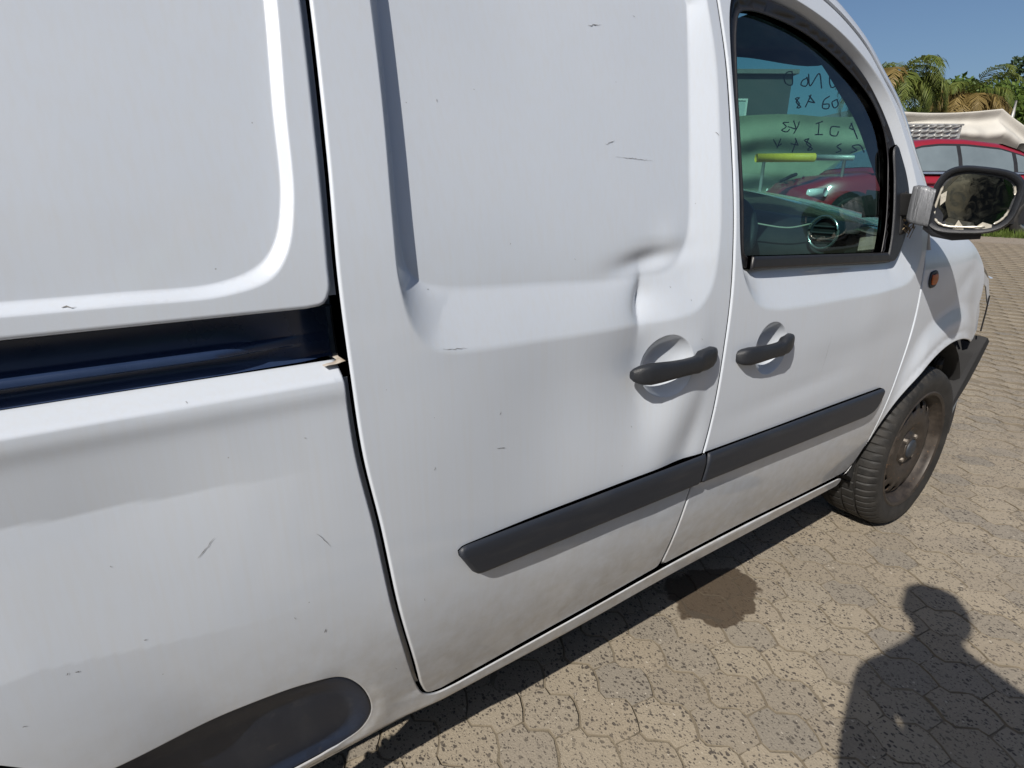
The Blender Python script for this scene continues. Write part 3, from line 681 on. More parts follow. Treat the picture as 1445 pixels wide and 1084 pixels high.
STROKES = [[(0.296, 1.55), (0.307, 1.538), (0.323, 1.537), (0.323, 1.545), (0.315, 1.56), (0.307, 1.569)], [(0.357, 1.54), (0.345, 1.574), (0.396, 1.551), (0.383, 1.579)], [(0.393, 1.571), (0.415, 1.567), (0.427, 1.558), (0.413, 1.552), (0.397, 1.561), (0.394, 1.573)], [(0.436, 1.593), (0.454, 1.594), (0.478, 1.584), (0.481, 1.569), (0.461, 1.562), (0.442, 1.586), (0.438, 1.593)], [(0.453, 1.527), (0.47, 1.527), (0.462, 1.512), (0.48, 1.502), (0.462, 1.502), (0.473, 1.517), (0.453, 1.527)], [(0.414, 1.528), (0.403, 1.507), (0.426, 1.514)], [(0.405, 1.529), (0.445, 1.5)], [(0.34, 1.517), (0.366, 1.509), (0.381, 1.491), (0.361, 1.487), (0.352, 1.497), (0.374, 1.5)], [(0.317, 1.506), (0.34, 1.5), (0.339, 1.486), (0.32, 1.492), (0.317, 1.506)], [(0.294, 1.441), (0.278, 1.394)], [(0.291, 1.44), (0.304, 1.427), (0.284, 1.419)], [(0.339, 1.433), (0.372, 1.436), (0.38, 1.415), (0.356, 1.409), (0.347, 1.421)], [(0.429, 1.451), (0.4, 1.455)], [(0.417, 1.452), (0.429, 1.419)], [(0.441, 1.419), (0.411, 1.417)], [(0.513, 1.468), (0.517, 1.442), (0.547, 1.453)], [(0.491, 1.463), (0.53, 1.429)], [(0.536, 1.465), (0.561, 1.465), (0.553, 1.454), (0.579, 1.444), (0.556, 1.437), (0.544, 1.444)], [(0.26, 1.353), (0.272, 1.375), (0.303, 1.373), (0.286, 1.361), (0.309, 1.356)], [(0.343, 1.384), (0.362, 1.377), (0.347, 1.365), (0.368, 1.359)], [(0.47, 1.409), (0.49, 1.405), (0.466, 1.388), (0.485, 1.373), (0.463, 1.376), (0.484, 1.394), (0.47, 1.409)], [(0.527, 1.415), (0.521, 1.391), (0.551, 1.398)], [(0.523, 1.408), (0.553, 1.369)], [(0.623, 1.417), (0.614, 1.392), (0.592, 1.4)], [(0.59, 1.417), (0.616, 1.387)]]
wr_ = None
for s in STROKES:
    c = crv(s, .006, len(s) > 3)
    o = MB().tube([(float(wsx(y, z))+.004, y, z) for y, z in c], .0020, 5).build('marker_stroke', 'ink', ws)
ws['label'] = 'tinted windscreen with handwritten black marker numbers seen in reverse'
# roof
rings = []
for x in np.linspace(-3.62, -.93, 40):
    ring = []
    f0 = sm((-.90-x)/.5)
    for k in range(33):
        t = k/32; y = .172+t*(VW-.344); a = abs(2*t-1); z = 1.70+(.115*f0+.006)*(1-a**3.2)
        ring.append((x, y, z))
    rings.append(ring)
loft('roof', rings, 'paint', VAN, closed=False, cap=False)
rings = []
for x in np.linspace(-2.6, -.95, 20):
    rings.append([(x, .19+t*(VW-.38), 1.672+.07*sm((-.95-x)/.4)*(1-abs(2*t-1)**3)) for t in np.linspace(0, 1, 15)])
loft('headliner', rings, 'trim_grey', VAN, closed=False, cap=False)
# bonnet, crumpled at its nose
V = []; nx, ny = 34, 40
for x in np.linspace(-.24, .74, nx):
    for t in np.linspace(0, 1, ny):
        y = .115+.02*max(0, x)+t*(VW-.23-.04*max(0, x)); a = abs(2*t-1)
        z = 1.085+.165*(1-a**1.35)-.05*(x+.24)-.16*max(0, x)**2
        k = sm((x-.25)/.4); z += k*(.06*mnoise.noise((x*6, y*4, 0))-.05); V.append((x+(.05*(1-a**2) if x < -.1 else 0), y, z))
pyd('bonnet', V, grid_faces(nx, ny), 'paint', VAN, True)
# far side, simple mirrored pressing with the cab window
far_out = loop(crv([(-3.6,.25),(-3.6,1.70),(-1.10,1.706)], smooth=False), crv(PL[::-1]), crv([PL[0],(-.2,1.10),(.1,1.08),(.32,.95),(.33,.85),(.22,.69)]), crv([arch_pt(a) for a in (60, 84, 108, 132, 156, 176)]), crv([(-.42,.30),(-2.47,.226)], smooth=False), crv([ra(a) for a in range(-11, 192, 12)]), crv([ra(192),(-3.6,.25)], smooth=False))
far = panel('far_body_side', far_out, 'paint', VAN, holes=[WO], disp=lambda x, z: 1.6*np.maximum(0, z-(.985-.10*np.maximum(0, x)))**2*(x > -.33), h=.06, r=.004, depth=.03, mirror=True)
farg = panel('far_window_glass', shrink(WO, .002), 'glass', VAN, disp=lambda x, z: .02+0*x, h=.06, r=.002, depth=.001, mirror=True)
# rear doors
mb = MB(); V = []
for t in np.linspace(0, 1, 24):
    for z in np.linspace(.3, 1.72, 24):
        yb = float(base(-3.6, z)); V.append((-3.62-.05*(1-abs(2*t-1)**4)-.0*z, yb+t*(VW-2*yb), z))
mb.add(V, grid_faces(24, 24, flip=True)); mb.build('rear_door', 'paint', VAN, True)
# floor and structure under the skin, cab bulkhead
mb = MB(); mb.box((-3.58, .16, .25), (-.46, VW-.16, .34)); mb.build('floor_pan', 'dark', VAN)
mb = MB(); mb.add([(x, (VW-y) if sd_ else y, z) for x in (-1.66, -1.63) for y, z, sd_ in ((.14, .34, 0), (.08, .7, 0), (.09, 1.05, 0), (.14, 1.3, 0), (.22, 1.66, 0), (.22, 1.66, 1), (.14, 1.3, 1), (.09, 1.05, 1), (.08, .7, 1), (.14, .34, 1))], [tuple(range(10)), tuple(range(19, 9, -1))]); mb.build('bulkhead', 'trim_grey', VAN)
mb = MB(); mb.box((-2.30, .10, .36), (-1.95, .13, .985)); mb.box((-3.4, .11, .82), (-2.1, .125, .985)); mb.build('inner_pillar', 'dark', VAN)
loft('door_pillar', [[(x, float(base(x, z))+y, z) for x, y in ((-1.33, .06), (-1.24, .06), (-1.25, .12), (-1.32, .12))] for z in np.linspace(.33, 1.66, 14)], 'trim', VAN)
mb = MB(); mb.box((-.40, .20, .33), (.30, .34, 1.02)); mb.box((-.40, VW-.34, .33), (.30, VW-.20, 1.02)); mb.box((-.44, .2, .33), (-.36, VW-.2, 1.10)); mb.build('engine_bay_wall', 'dark', VAN)
mb = MB(); mb.box((.30, .16, .50), (.42, VW-.16, .60)); mb.box((.36, .22, .62), (.40, VW-.22, .95)); mb.tube([(.32, .2, .62), (.44, .17, .72), (.40, .12, .84)], .02); mb.build('front_crossmember', 'grime', VAN)
# wheel arch liner
rings = []
for a in range(-8, 186, 8):
    rings.append([(.005+rr*math.cos(R(a)), y, .315+rr*math.sin(R(a))) for rr, y in ((.418, .045), (.405, .06), (.40, .26), (.20, .28))])
loft('wheel_arch_liner', rings, 'dark', VAN, closed=False, cap=False)
# broken bumper corner hanging from the front
rings = []
bp = crv([(.530,.655),(.47,.575),(.40,.490),(.335,.425),(.300,.370),(.285,.318)], .03)
for i, (x, z) in enumerate(bp):
    k = i/(len(bp)-1); t = np.array(bp[min(i+1, len(bp)-1)])-np.array(bp[max(i-1, 0)]); t /= np.linalg.norm(t); nr = np.array([t[1], -t[0]])
    wd = .010+.018*math.sin(math.pi*min(1, .15+k)); y0 = .035
    rings.append([(x+nr[0]*a*wd, y0+b, z+nr[1]*a*wd) for a, b in ((-1, .002), (-.7, -.006), (1, -.004), (1.4, .01), (1.0, .10), (-1, .12))])
bc = loft('bumper_corner', rings, 'dark', VAN); bc['label'] = 'black broken bumper corner hanging off the van nose'
rings = []
for i, (x, z) in enumerate(crv([(.345,.44),(.315,.37),(.275,.300),(.235,.255)], .03)):
    rings.append([(x-.03, .04, z), (x+.02, .03, z-.012), (x+.03, .12, z-.012), (x-.02, .13, z)])
loft('splash_flap', rings, simple('flap_grey', (.13, .145, .16), .5, .2, 30), VAN)
# white shards left of the bumper skin
mb = MB()
def shard(pts, y, th=.004):
    n = len(pts); V = [(x, y+.04*(x-.3), z) for x, z in pts]+[(x+.002, y+.04*(x-.3)+th, z) for x, z in pts]
    mb.add(V, [tuple(range(n)), tuple(range(2*n-1, n-1, -1))]+[(i, i+n, (i+1) % n+n, (i+1) % n) for i in range(n)])
shard([(.278,.907),(.33,.943),(.405,.91),(.495,.818),(.503,.797),(.47,.812),(.395,.884),(.333,.908),(.32,.88),(.40,.785),(.43,.709),(.408,.669),(.371,.692),(.345,.792)], .045)
mb.build('bumper_shard', 'paint', VAN)
mb = MB(); mb.tube([(.445,.044,.845),(.450,.043,.78),(.452,.043,.70)], .003, 6); mb.tube([(.30,.06,.86),(.34,.06,.78),(.37,.06,.70)], .004, 6); mb.build('dangling_wire', 'rubber', VAN)
mb = MB(); mb.tube([(.22,.10,.66),(.30,.09,.72),(.33,.11,.64),(.27,.10,.58),(.35,.12,.54)], .016, 8); mb.tube([(.20,.13,.70),(.31,.14,.76)], .012); mb.tube([(.26,.085,.71),(.262,.075,.712)], .012, 10); mb.build('front_bracket', 'grime', VAN)

# ------------------------------------------------------------------ wheels
def wheel(cx, cy, cz, face=-1, steer=0):
    # local: axis along y, outer face towards -y
    root = bpy.data.objects.new('wheel', None); COL.objects.link(root); root.parent = VAN
    root.location = Vector((cx, cy, cz))-VAN.location; root.rotation_euler = (0, 0, steer)
    prof = [(.224, -.004), (.230, -.012), (.240, -.014), (.257, -.018), (.274, -.020), (.290, -.016), (.303, -.004), (.311, .010), (.3145, .026), (.3150, .040), (.3075, .042), (.3075, .048), (.3155, .050), (.316, .070), (.316, .088), (.3085, .090), (.3085, .097), (.316, .099), (.316, .125), (.3155, .140), (.3075, .142), (.3075, .148), (.315, .150), (.313, .170), (.304, .190), (.28, .203), (.245, .198), (.222, .188)]
    NA = 384; V = []
    for i in range(NA):
        a = 2*math.pi*i/NA
        for j, (r_, y_) in enumerate(prof):
            if 6 <= j <= 9 and i % 6 in (0, ): r_ -= .0055
            if 12 <= j <= 14 and (i+2) % 8 in (0, ): r_ -= .005
            if 17 <= j <= 19 and (i+4) % 8 in (0, ): r_ -= .005
            V.append((r_*math.cos(a), y_, r_*math.sin(a)))
    ty = pyd('tyre', V, grid_faces(NA, len(prof), wrap_n=True), 'tyre', None, True, 35); ty.parent = root
    rp = [(.227, -.005), (.2285, -.009), (.225, -.011), (.218, -.008), (.214, .004), (.206, .010), (.200, .030), (.194, .036), (.188, .029), (.176, .020), (.156, .014), (.130, .009), (.108, .008), (.090, .015), (.075, .023), (.063, .023), (.056, .015), (.040, .011), (.037, .003)]
    NR = 160; V = []; Fc = []
    for i in range(NR):
        a = 2*math.pi*i/NR
        for r_, y_ in rp: V.append((r_*math.cos(a), y_, r_*math.sin(a)))
    mr = len(rp)
    for i in range(NR):
        for j in range(mr-1):
            hole = (8 <= j <= 9 and i % 10 in (2, 3, 4, 5, 6))
            if hole: continue
            Fc.append((i*mr+j, ((i+1) % NR)*mr+j, ((i+1) % NR)*mr+j+1, i*mr+j+1))
    rm = pyd('rim', V, Fc, 'rim', None, True, 40); rm.parent = root
    mod = rm.modifiers.new('thick', 'SOLIDIFY'); mod.thickness = .004; mod.offset = 1
    bar = MB(); bar.add([(rr*math.cos(2*math.pi*i/48), y_, rr*math.sin(2*math.pi*i/48)) for i in range(48) for rr, y_ in ((.212, .03), (.204, .10), (.05, .105))], grid_faces(48, 3, wrap_n=True)); b_ = bar.build('brake_backing', 'dark', None); b_.parent = rm
    cap = MB(); cap.add([(rr*math.cos(2*math.pi*i/32), y_, rr*math.sin(2*math.pi*i/32)) for i in range(32) for rr, y_ in ((.037, .012), (.036, .000), (.030, -.004), (.012, -.005), (.001, -.005))], grid_faces(32, 5, wrap_n=True)); c_ = cap.build('hub_cap', 'hubcap', None, True); c_.parent = rm
    for k in range(4):
        a = R(45+90*k); m = MB(); m.tube([(.054*math.cos(a), .026, .054*math.sin(a)), (.054*math.cos(a), .004, .054*math.sin(a))], .0095, 6); q = m.build('wheel_bolt', 'bolt', None); q.parent = rm
    if face > 0: root.rotation_euler = (0, 0, math.pi)
    return root
wheel(-.035, .018, .314, steer=R(0)); wheel(-2.90, .04, .314); wheel(0, VW-.018, .314, 1); wheel(-2.90, VW-.04, .314, 1)

# ------------------------------------------------------------------ wing mirror
MC = Vector((-.484, -.124, 1.210)); MS = .862; mn = (Vector(CAM)-MC).normalized(); mn.z *= .3; mn.normalize()   # glass faces backwards
mr_ = Vector((0, 0, 1)).cross(mn).normalized(); mu = mn.cross(mr_)
def mout(sx, sz, a, sk=.0):
    ca, sa = math.cos(a), math.sin(a); e = .62
    x = sx*math.copysign(abs(ca)**e, ca); z = sz*math.copysign(abs(sa)**e, sa)
    z *= 1-.10*(x/sx); x += .10*z
    return x*MS, (z-.06*x)*MS
def mring(sx, sz, dn, n=48, dx=0, dz=0):
    out = []
    for k in range(n):
        x, z = mout(sx, sz, 2*math.pi*k/n); out.append(MC+mr_*(x+dx)+mu*(z+dz)+mn*dn)
    return out
MIR = bpy.data.objects.new('wing_mirror', None); COL.objects.link(MIR); MIR.parent = VAN; MIR.location = -VAN.location; MIR['label'] = 'broken black wing mirror with taped arm'
def mchild(o): o.parent = MIR; return o
mchild(loft('mirror_housing', [mring(.094, .080, -.006), mring(.101, .087, .008), mring(.108, .094, .010), mring(.1125, .098, .004), mring(.114, .100, -.012), mring(.112, .098, -.04), mring(.10, .087, -.07), mring(.075, .065, -.092), mring(.03, .025, -.10)], 'black_plastic', None, cap=True, sharp=60))
# exposed bright rim around the glass
rim_p = mring(.0905, .0770, .004, 64)
for a, b in ((2, 6), (29, 36), (38, 52), (55, 63)):
    mb = MB(); pts = rim_p[a:b+1]; mb.tube(pts, [.0016+.0022*abs(math.sin(i*1.3)) for i in range(len(pts))], 6)
    mchild(mb.build('glass_rim', 'cream', None, True))
# cracked mirror glass: shards that differ a little in tilt
rs = np.random.default_rng(5); seeds = rs.uniform(-1, 1, (9, 2))*np.array([.075, .062]); seeds[0] = (0, .012)
og = [mout(.089, .0755, 2*math.pi*k/64) for k in range(64)]
def clip(poly, a, b, c):
    out = []
    for i in range(len(poly)):
        p, q = poly[i], poly[(i+1) % len(poly)]; dp = a*p[0]+b*p[1]-c; dq = a*q[0]+b*q[1]-c
        if dp <= 0: out.append(p)
        if dp*dq < 0: t = dp/(dp-dq); out.append((p[0]+t*(q[0]-p[0]), p[1]+t*(q[1]-p[1])))
    return out
for i, s in enumerate(seeds):
    poly = list(og)
    for j, q in enumerate(seeds):
        if i == j: continue
        wgt = 0.0016 if i == 0 else (-.0016 if j == 0 else 0)
        a, b = q[0]-s[0], q[1]-s[1]; c = (q @ q-s @ s)/2+wgt*1.2; poly = clip(poly, a, b, c-.0004*math.hypot(a, b))
        if len(poly) < 3: break
    if len(poly) < 3: continue
    tx, tz = (0.0, 0.0) if i == 0 else rs.normal(0, .03, 2); cx, cz = np.mean(poly, 0); dn = -.001 if i == 0 else rs.uniform(-.003, 0)
    V = [MC+mr_*x+mu*z+mn*(dn+tx*(x-cx)+tz*(z-cz)) for x, z in poly]; Vb = [v-mn*.002 for v in V]; n = len(V)
    mchild(pyd('glass_shard', V+Vb, [tuple(range(n)), tuple(range(2*n-1, n-1, -1))]+[(k, k+n, (k+1) % n+n, (k+1) % n) for k in range(n)], 'mirror'))
for pts in ([(-.030, -.072), (-.022, -.048), (-.008, -.066), (-.006, -.073)], [(.012, -.070), (.030, -.052), (.050, -.058), (.052, -.068)], [(-.074, .016), (-.062, .026), (-.060, .0), (-.070, -.012)]):
    V = [MC+mr_*x+mu*z+mn*(.003+.05*(z+.07)) for x, z in pts]; n = len(V); Vb = [v-mn*.003 for v in V]
    mchild(pyd('loose_chip', V+Vb, [tuple(range(n)), tuple(range(2*n-1, n-1, -1))]+[(k, k+n, (k+1) % n+n, (k+1) % n) for k in range(n)], 'cream'))
# arm: taped grey block between door corner and housing, black foot beyond
def armring(c, hx, hy, hz, n=16):
    out = []
    for k in range(n):
        a = 2*math.pi*k/n; ca, sa = math.cos(a), math.sin(a)
        out.append(Vector(c)+mn*(hx*math.copysign(abs(ca)**.28, ca))+mu*(hz*math.copysign(abs(sa)**.28, sa)))
    return out
A0 = MC-mr_*MS*.166+mu*-.020; 
mchild(loft('mirror_arm', [armring(MC-mr_*MS*.163-mu*.008-mn*.02, .022, 0, .046), armring(MC-mr_*MS*.150-mu*.010-mn*.012, .030, 0, .051), armring(MC-mr_*MS*.125-mu*.014-mn*.01, .032, 0, .052), armring(MC-mr_*MS*.100-mu*.020-mn*.012, .034, 0, .050)], 'tape', None, sharp=70))
mchild(loft('mirror_foot', [armring(MC-mr_*MS*.112-mu*.034-mn*.012, .030, 0, .042), armring(MC-mr_*MS*.085-mu*.055-mn*.03, .034, 0, .040), armring(MC-mr_*MS*.03-mu*.080-mn*.04, .03, 0, .024), armring(MC+mr_*MS*.04-mu*.085-mn*.04, .022, 0, .012)], 'black_plastic', None, sharp=70))
mchild(loft('mirror_mount', [armring(MC-mr_*MS*.158-mu*.012-mn*.03, .016, 0, .030), armring(MC-mr_*MS*.19-mu*.012-mn*.05+Vector((0, .03, 0)), .018, 0, .034), armring(MC-mr_*MS*.20-mu*.012-mn*.05+Vector((0, .09, 0)), .02, 0, .04)], 'dark', None, sharp=70))

# ------------------------------------------------------------------ cab interior
rings = []
for y in np.linspace(.17, VW-.17, 24):
    hump = .03*math.exp(-((y-.50)/.2)**2); cr_ = .06*(1-abs(y/.9-1)**1.5)
    rings.append([(x, y, z+cr_*(z > 1.0)-.02) for x, z in ((-.24, 1.12), (-.36, 1.135), (-.52, 1.12+hump), (-.60, 1.095+hump), (-.64, 1.05), (-.63, .98), (-.60, .88), (-.55, .70), (-.46, .60))])
dash = loft('dashboard', rings, 'trim', VAN, closed=False, cap=False, sharp=50)
def ringmesh(name, c, ax, r0, rt, mat, parent, n=40):
    ax = Vector(ax).normalized(); a = ax.orthogonal().normalized(); b = ax.cross(a); mb = MB()
    pts = [Vector(c)+r0*(math.cos(2*math.pi*k/n)*a+math.sin(2*math.pi*k/n)*b) for k in range(n+1)]
    return mb.tube(pts, rt, 8, False).build(name, mat, parent, True)
vc = Vector((-.655, .170, 1.118)); vax = (Vector(CAM)-vc).normalized()+Vector((-.4, .6, 0)); vax.normalize()
vent = ringmesh('air_vent', vc, vax, .046, .0042, 'chrome', dash)
mb = MB(); a = vax.orthogonal().normalized(); b = vax.cross(a); mb.add([vc-vax*.012+.043*(math.cos(2*math.pi*k/24)*a+math.sin(2*math.pi*k/24)*b) for k in range(24)], [tuple(range(24))]); mb.build('vent_disc', 'dark', vent)
for t in (-.018, 0, .018):
    up_ = Vector((0, 0, 1)); up_ = (up_-vax*up_.dot(vax)).normalized(); si = vax.cross(up_); L = math.sqrt(.042**2-t*t)
    mb = MB(); mb.tube([vc+up_*t-si*L-vax*.006, vc+up_*t+si*L-vax*.006], .002, 5); mb.build('vent_slat', 'trim_grey', vent)
swc = (-.80, .50, 1.06); sax = (-.85, 0, .55)
sw = ringmesh('steering_wheel', swc, sax, .185, .015, 'trim', VAN)
mb = MB(); ax = Vector(sax).normalized(); a = Vector((0, 1, 0)); b = ax.cross(a)
for an in (R(0), R(180), R(250), R(290)): mb.tube([Vector(swc)-ax*.02, Vector(swc)-ax*.01+.18*(math.cos(an)*a+math.sin(an)*b)], [.03, .012], 8)
mb.tube([Vector(swc)-ax*.0, Vector(swc)-ax*.05], [.075, .07], 20); mb.build('wheel_hub', 'trim_grey', sw, True, 40)
mb = MB(); mb.tube([Vector(swc)-ax*.05, Vector(swc)-ax*.25], .03, 10); mb.build('steering_column', 'trim', sw)
mb = MB(); mb.tube(crv([(-.70,.46,1.17),(-.70,.40,1.145),(-.69,.33,1.132),(-.68,.26,1.128),(-.67,.20,1.142)], .01), .0028, 6); mb.build('loose_cable', 'cable', VAN, True)
def seat(y):
    s = bpy.data.objects.new('cab_seat', None); COL.objects.link(s); s.parent = VAN; s.location = Vector((-1.3, y, .4))-VAN.location
    def pad(name, st):
        rings = []
        for (x, z, hw, th, nx_, nz_) in st:
            rings.append([(x+nx_*th*math.copysign(abs(math.cos(a))**.6, math.cos(a)), hw*math.copysign(abs(math.sin(a))**.6, math.sin(a)), z+nz_*th*math.copysign(abs(math.cos(a))**.6, math.cos(a))) for a in np.linspace(0, 2*math.pi, 24, endpoint=False)])
        o = loft(name, rings, 'seat', None, sharp=70); o.parent = s
    pad('seat_cushion', [(-.22, .28, .2, .04, 0, 1), (-.2, .28, .24, .07, 0, 1), (.1, .29, .24, .075, 0, 1), (.3, .31, .22, .06, 0, 1), (.34, .30, .18, .03, 0, 1)])
    pad('seat_back', [(-.2, .3, .2, .05, 1, 0), (-.22, .4, .24, .065, 1, 0), (-.27, .7, .24, .06, 1, 0), (-.31, .92, .2, .045, 1, 0), (-.31, .94, .16, .02, 1, 0)])
    pad('head_rest', [(-.31, .96, .1, .03, 1, 0), (-.32, 1.0, .13, .045, 1, 0), (-.33, 1.12, .12, .04, 1, 0), (-.33, 1.15, .08, .02, 1, 0)])
seat(.50); seat(VW-.50)

# ------------------------------------------------------------------ scratches in the paint
SCR = [(-1.6261, 1.5068, -1.5926, 1.5135, 3), (-1.9506, 1.3599, -1.9502, 1.3548, 2), (-1.879, 1.3695, -1.8738, 1.3653, 1), (-1.6149, 1.311, -1.5897, 1.3204, 2), (-1.5938, 1.292, -1.4892, 1.2872, 1), (-2.0936, 1.203, -2.0864, 1.1993, 1), (-1.7616, 1.2074, -1.7554, 1.2104, 1), (-1.8482, 1.1507, -1.8469, 1.1481, 2), (-1.7109, 1.1186, -1.7099, 1.1148, 2), (-1.5089, 1.5411, -1.5035, 1.5397, 2), (-1.3243, 1.3473, -1.3165, 1.3399, 3), (-1.9006, 0.877, -1.8978, 0.8832, 2), (-1.9081, 0.8187, -1.8905, 0.8155, 3), (-2.0298, 0.8153, -2.0281, 0.8215, 2), (-1.5722, 0.7755, -1.5687, 0.7701, 2), (-1.6485, 0.7094, -1.6453, 0.7038, 1), (-2.0079, 1.0932, -2.0061, 1.0909, 3), (-2.0009, 1.005, -1.9568, 1.0005, 1), (-1.3888, 0.9367, -1.3851, 0.9329, 2), (-1.4685, 1.0501, -1.4647, 1.0473, 2), (-1.4183, 1.0199, -1.415, 1.018, 2), (-2.3646, 0.7804, -2.3419, 0.8023, 2), (-2.2162, 0.765, -2.1988, 0.736, 1), (-2.491, 0.844, -2.4887, 0.8513, 1), (-2.53, 0.8168, -2.5175, 0.8239, 1), (-2.4558, 0.8034, -2.4551, 0.8005, 2), (-2.4214, 0.7621, -2.4167, 0.7661, 1), (-2.4411, 0.6915, -2.4371, 0.6914, 2), (-2.262, 0.6388, -2.2596, 0.6353, 2), (-2.2227, 0.5886, -2.2198, 0.5952, 3), (-2.5216, 0.6846, -2.5188, 0.6864, 2), (-2.5126, 0.6842, -2.5085, 0.6818, 2), (-2.5391, 0.679, -2.5359, 0.68, 1), (-2.5703, 0.6411, -2.5664, 0.6419, 2), (-2.4473, 0.6565, -2.447, 0.6521, 1), (-2.111, 0.4477, -2.1085, 0.4408, 2), (-2.0577, 0.5807, -2.0554, 0.5755, 2), (-2.358, 0.6067, -2.3522, 0.6051, 1), (-2.4589, 0.7358, -2.4576, 0.7323, 1), (-2.2227, 0.6568, -2.2212, 0.6537, 1), (-2.4402, 1.1136, -2.4273, 1.1128, 2), (-2.3889, 0.8894, -2.3885, 0.8841, 1), (-2.4919, 0.8899, -2.491, 0.8877, 1), (-2.3199, 0.8322, -2.3179, 0.8334, 1), (-2.3446, 0.9901, -2.3437, 0.9876, 2), (-2.216, 0.9143, -2.2146, 0.9118, 2), (-2.2305, 0.9746, -2.2294, 0.973, 1), (-0.8578, 0.7687, -0.8391, 0.8739, 1), (-1.2359, 0.8247, -1.2297, 0.8151, 1), (-1.1968, 0.8354, -1.188, 0.8197, 1), (-1.242, 0.8223, -1.2318, 0.8148, 1)]
groups = {}
for x0, z0, x1, z1, wd in SCR:
    if wd == 1 and math.hypot(x1-x0, z1-z0) < .02: continue
    if x0 > -1.28: key, fn, par = 'd', door_disp, fd
    elif x0 > -2.10 or (x0 > -2.12 and z0 < .46): key, fn, par = 's', slide_disp, slide
    elif z0 > 1.08: key, fn, par = 'u', lambda x, z: lpf(x, z), up
    else: key, fn, par = 'b', body_disp, body
    mb = groups.setdefault(key, (MB(), par))[0]
    L = math.hypot(x1-x0, z1-z0); dx, dz = (x1-x0)/L, (z1-z0)/L; n = max(3, int(L/.004)); V = []
    for i in range(n+1):
        t = i/n; wv = (.00018+.00022*wd)*math.sin(math.pi*min(1, max(.12, t)))*random.uniform(.35, 1.2); j = random.gauss(0, .0006)
        for s in (-1, 1):
            X = x0+(x1-x0)*t-dz*(s*wv+j); Z = z0+(z1-z0)*t+dx*(s*wv+j)
            V.append((X, float(base(X, Z)+fn(np.array([X]), np.array([Z]))[0])-.0007, Z))
    mb.add(V, [(2*i, 2*i+1, 2*i+3, 2*i+2) for i in range(n)])
for k, (mb, par) in groups.items(): tag(mb.build('scratch_marks', 'scratch', par), kind='stuff')

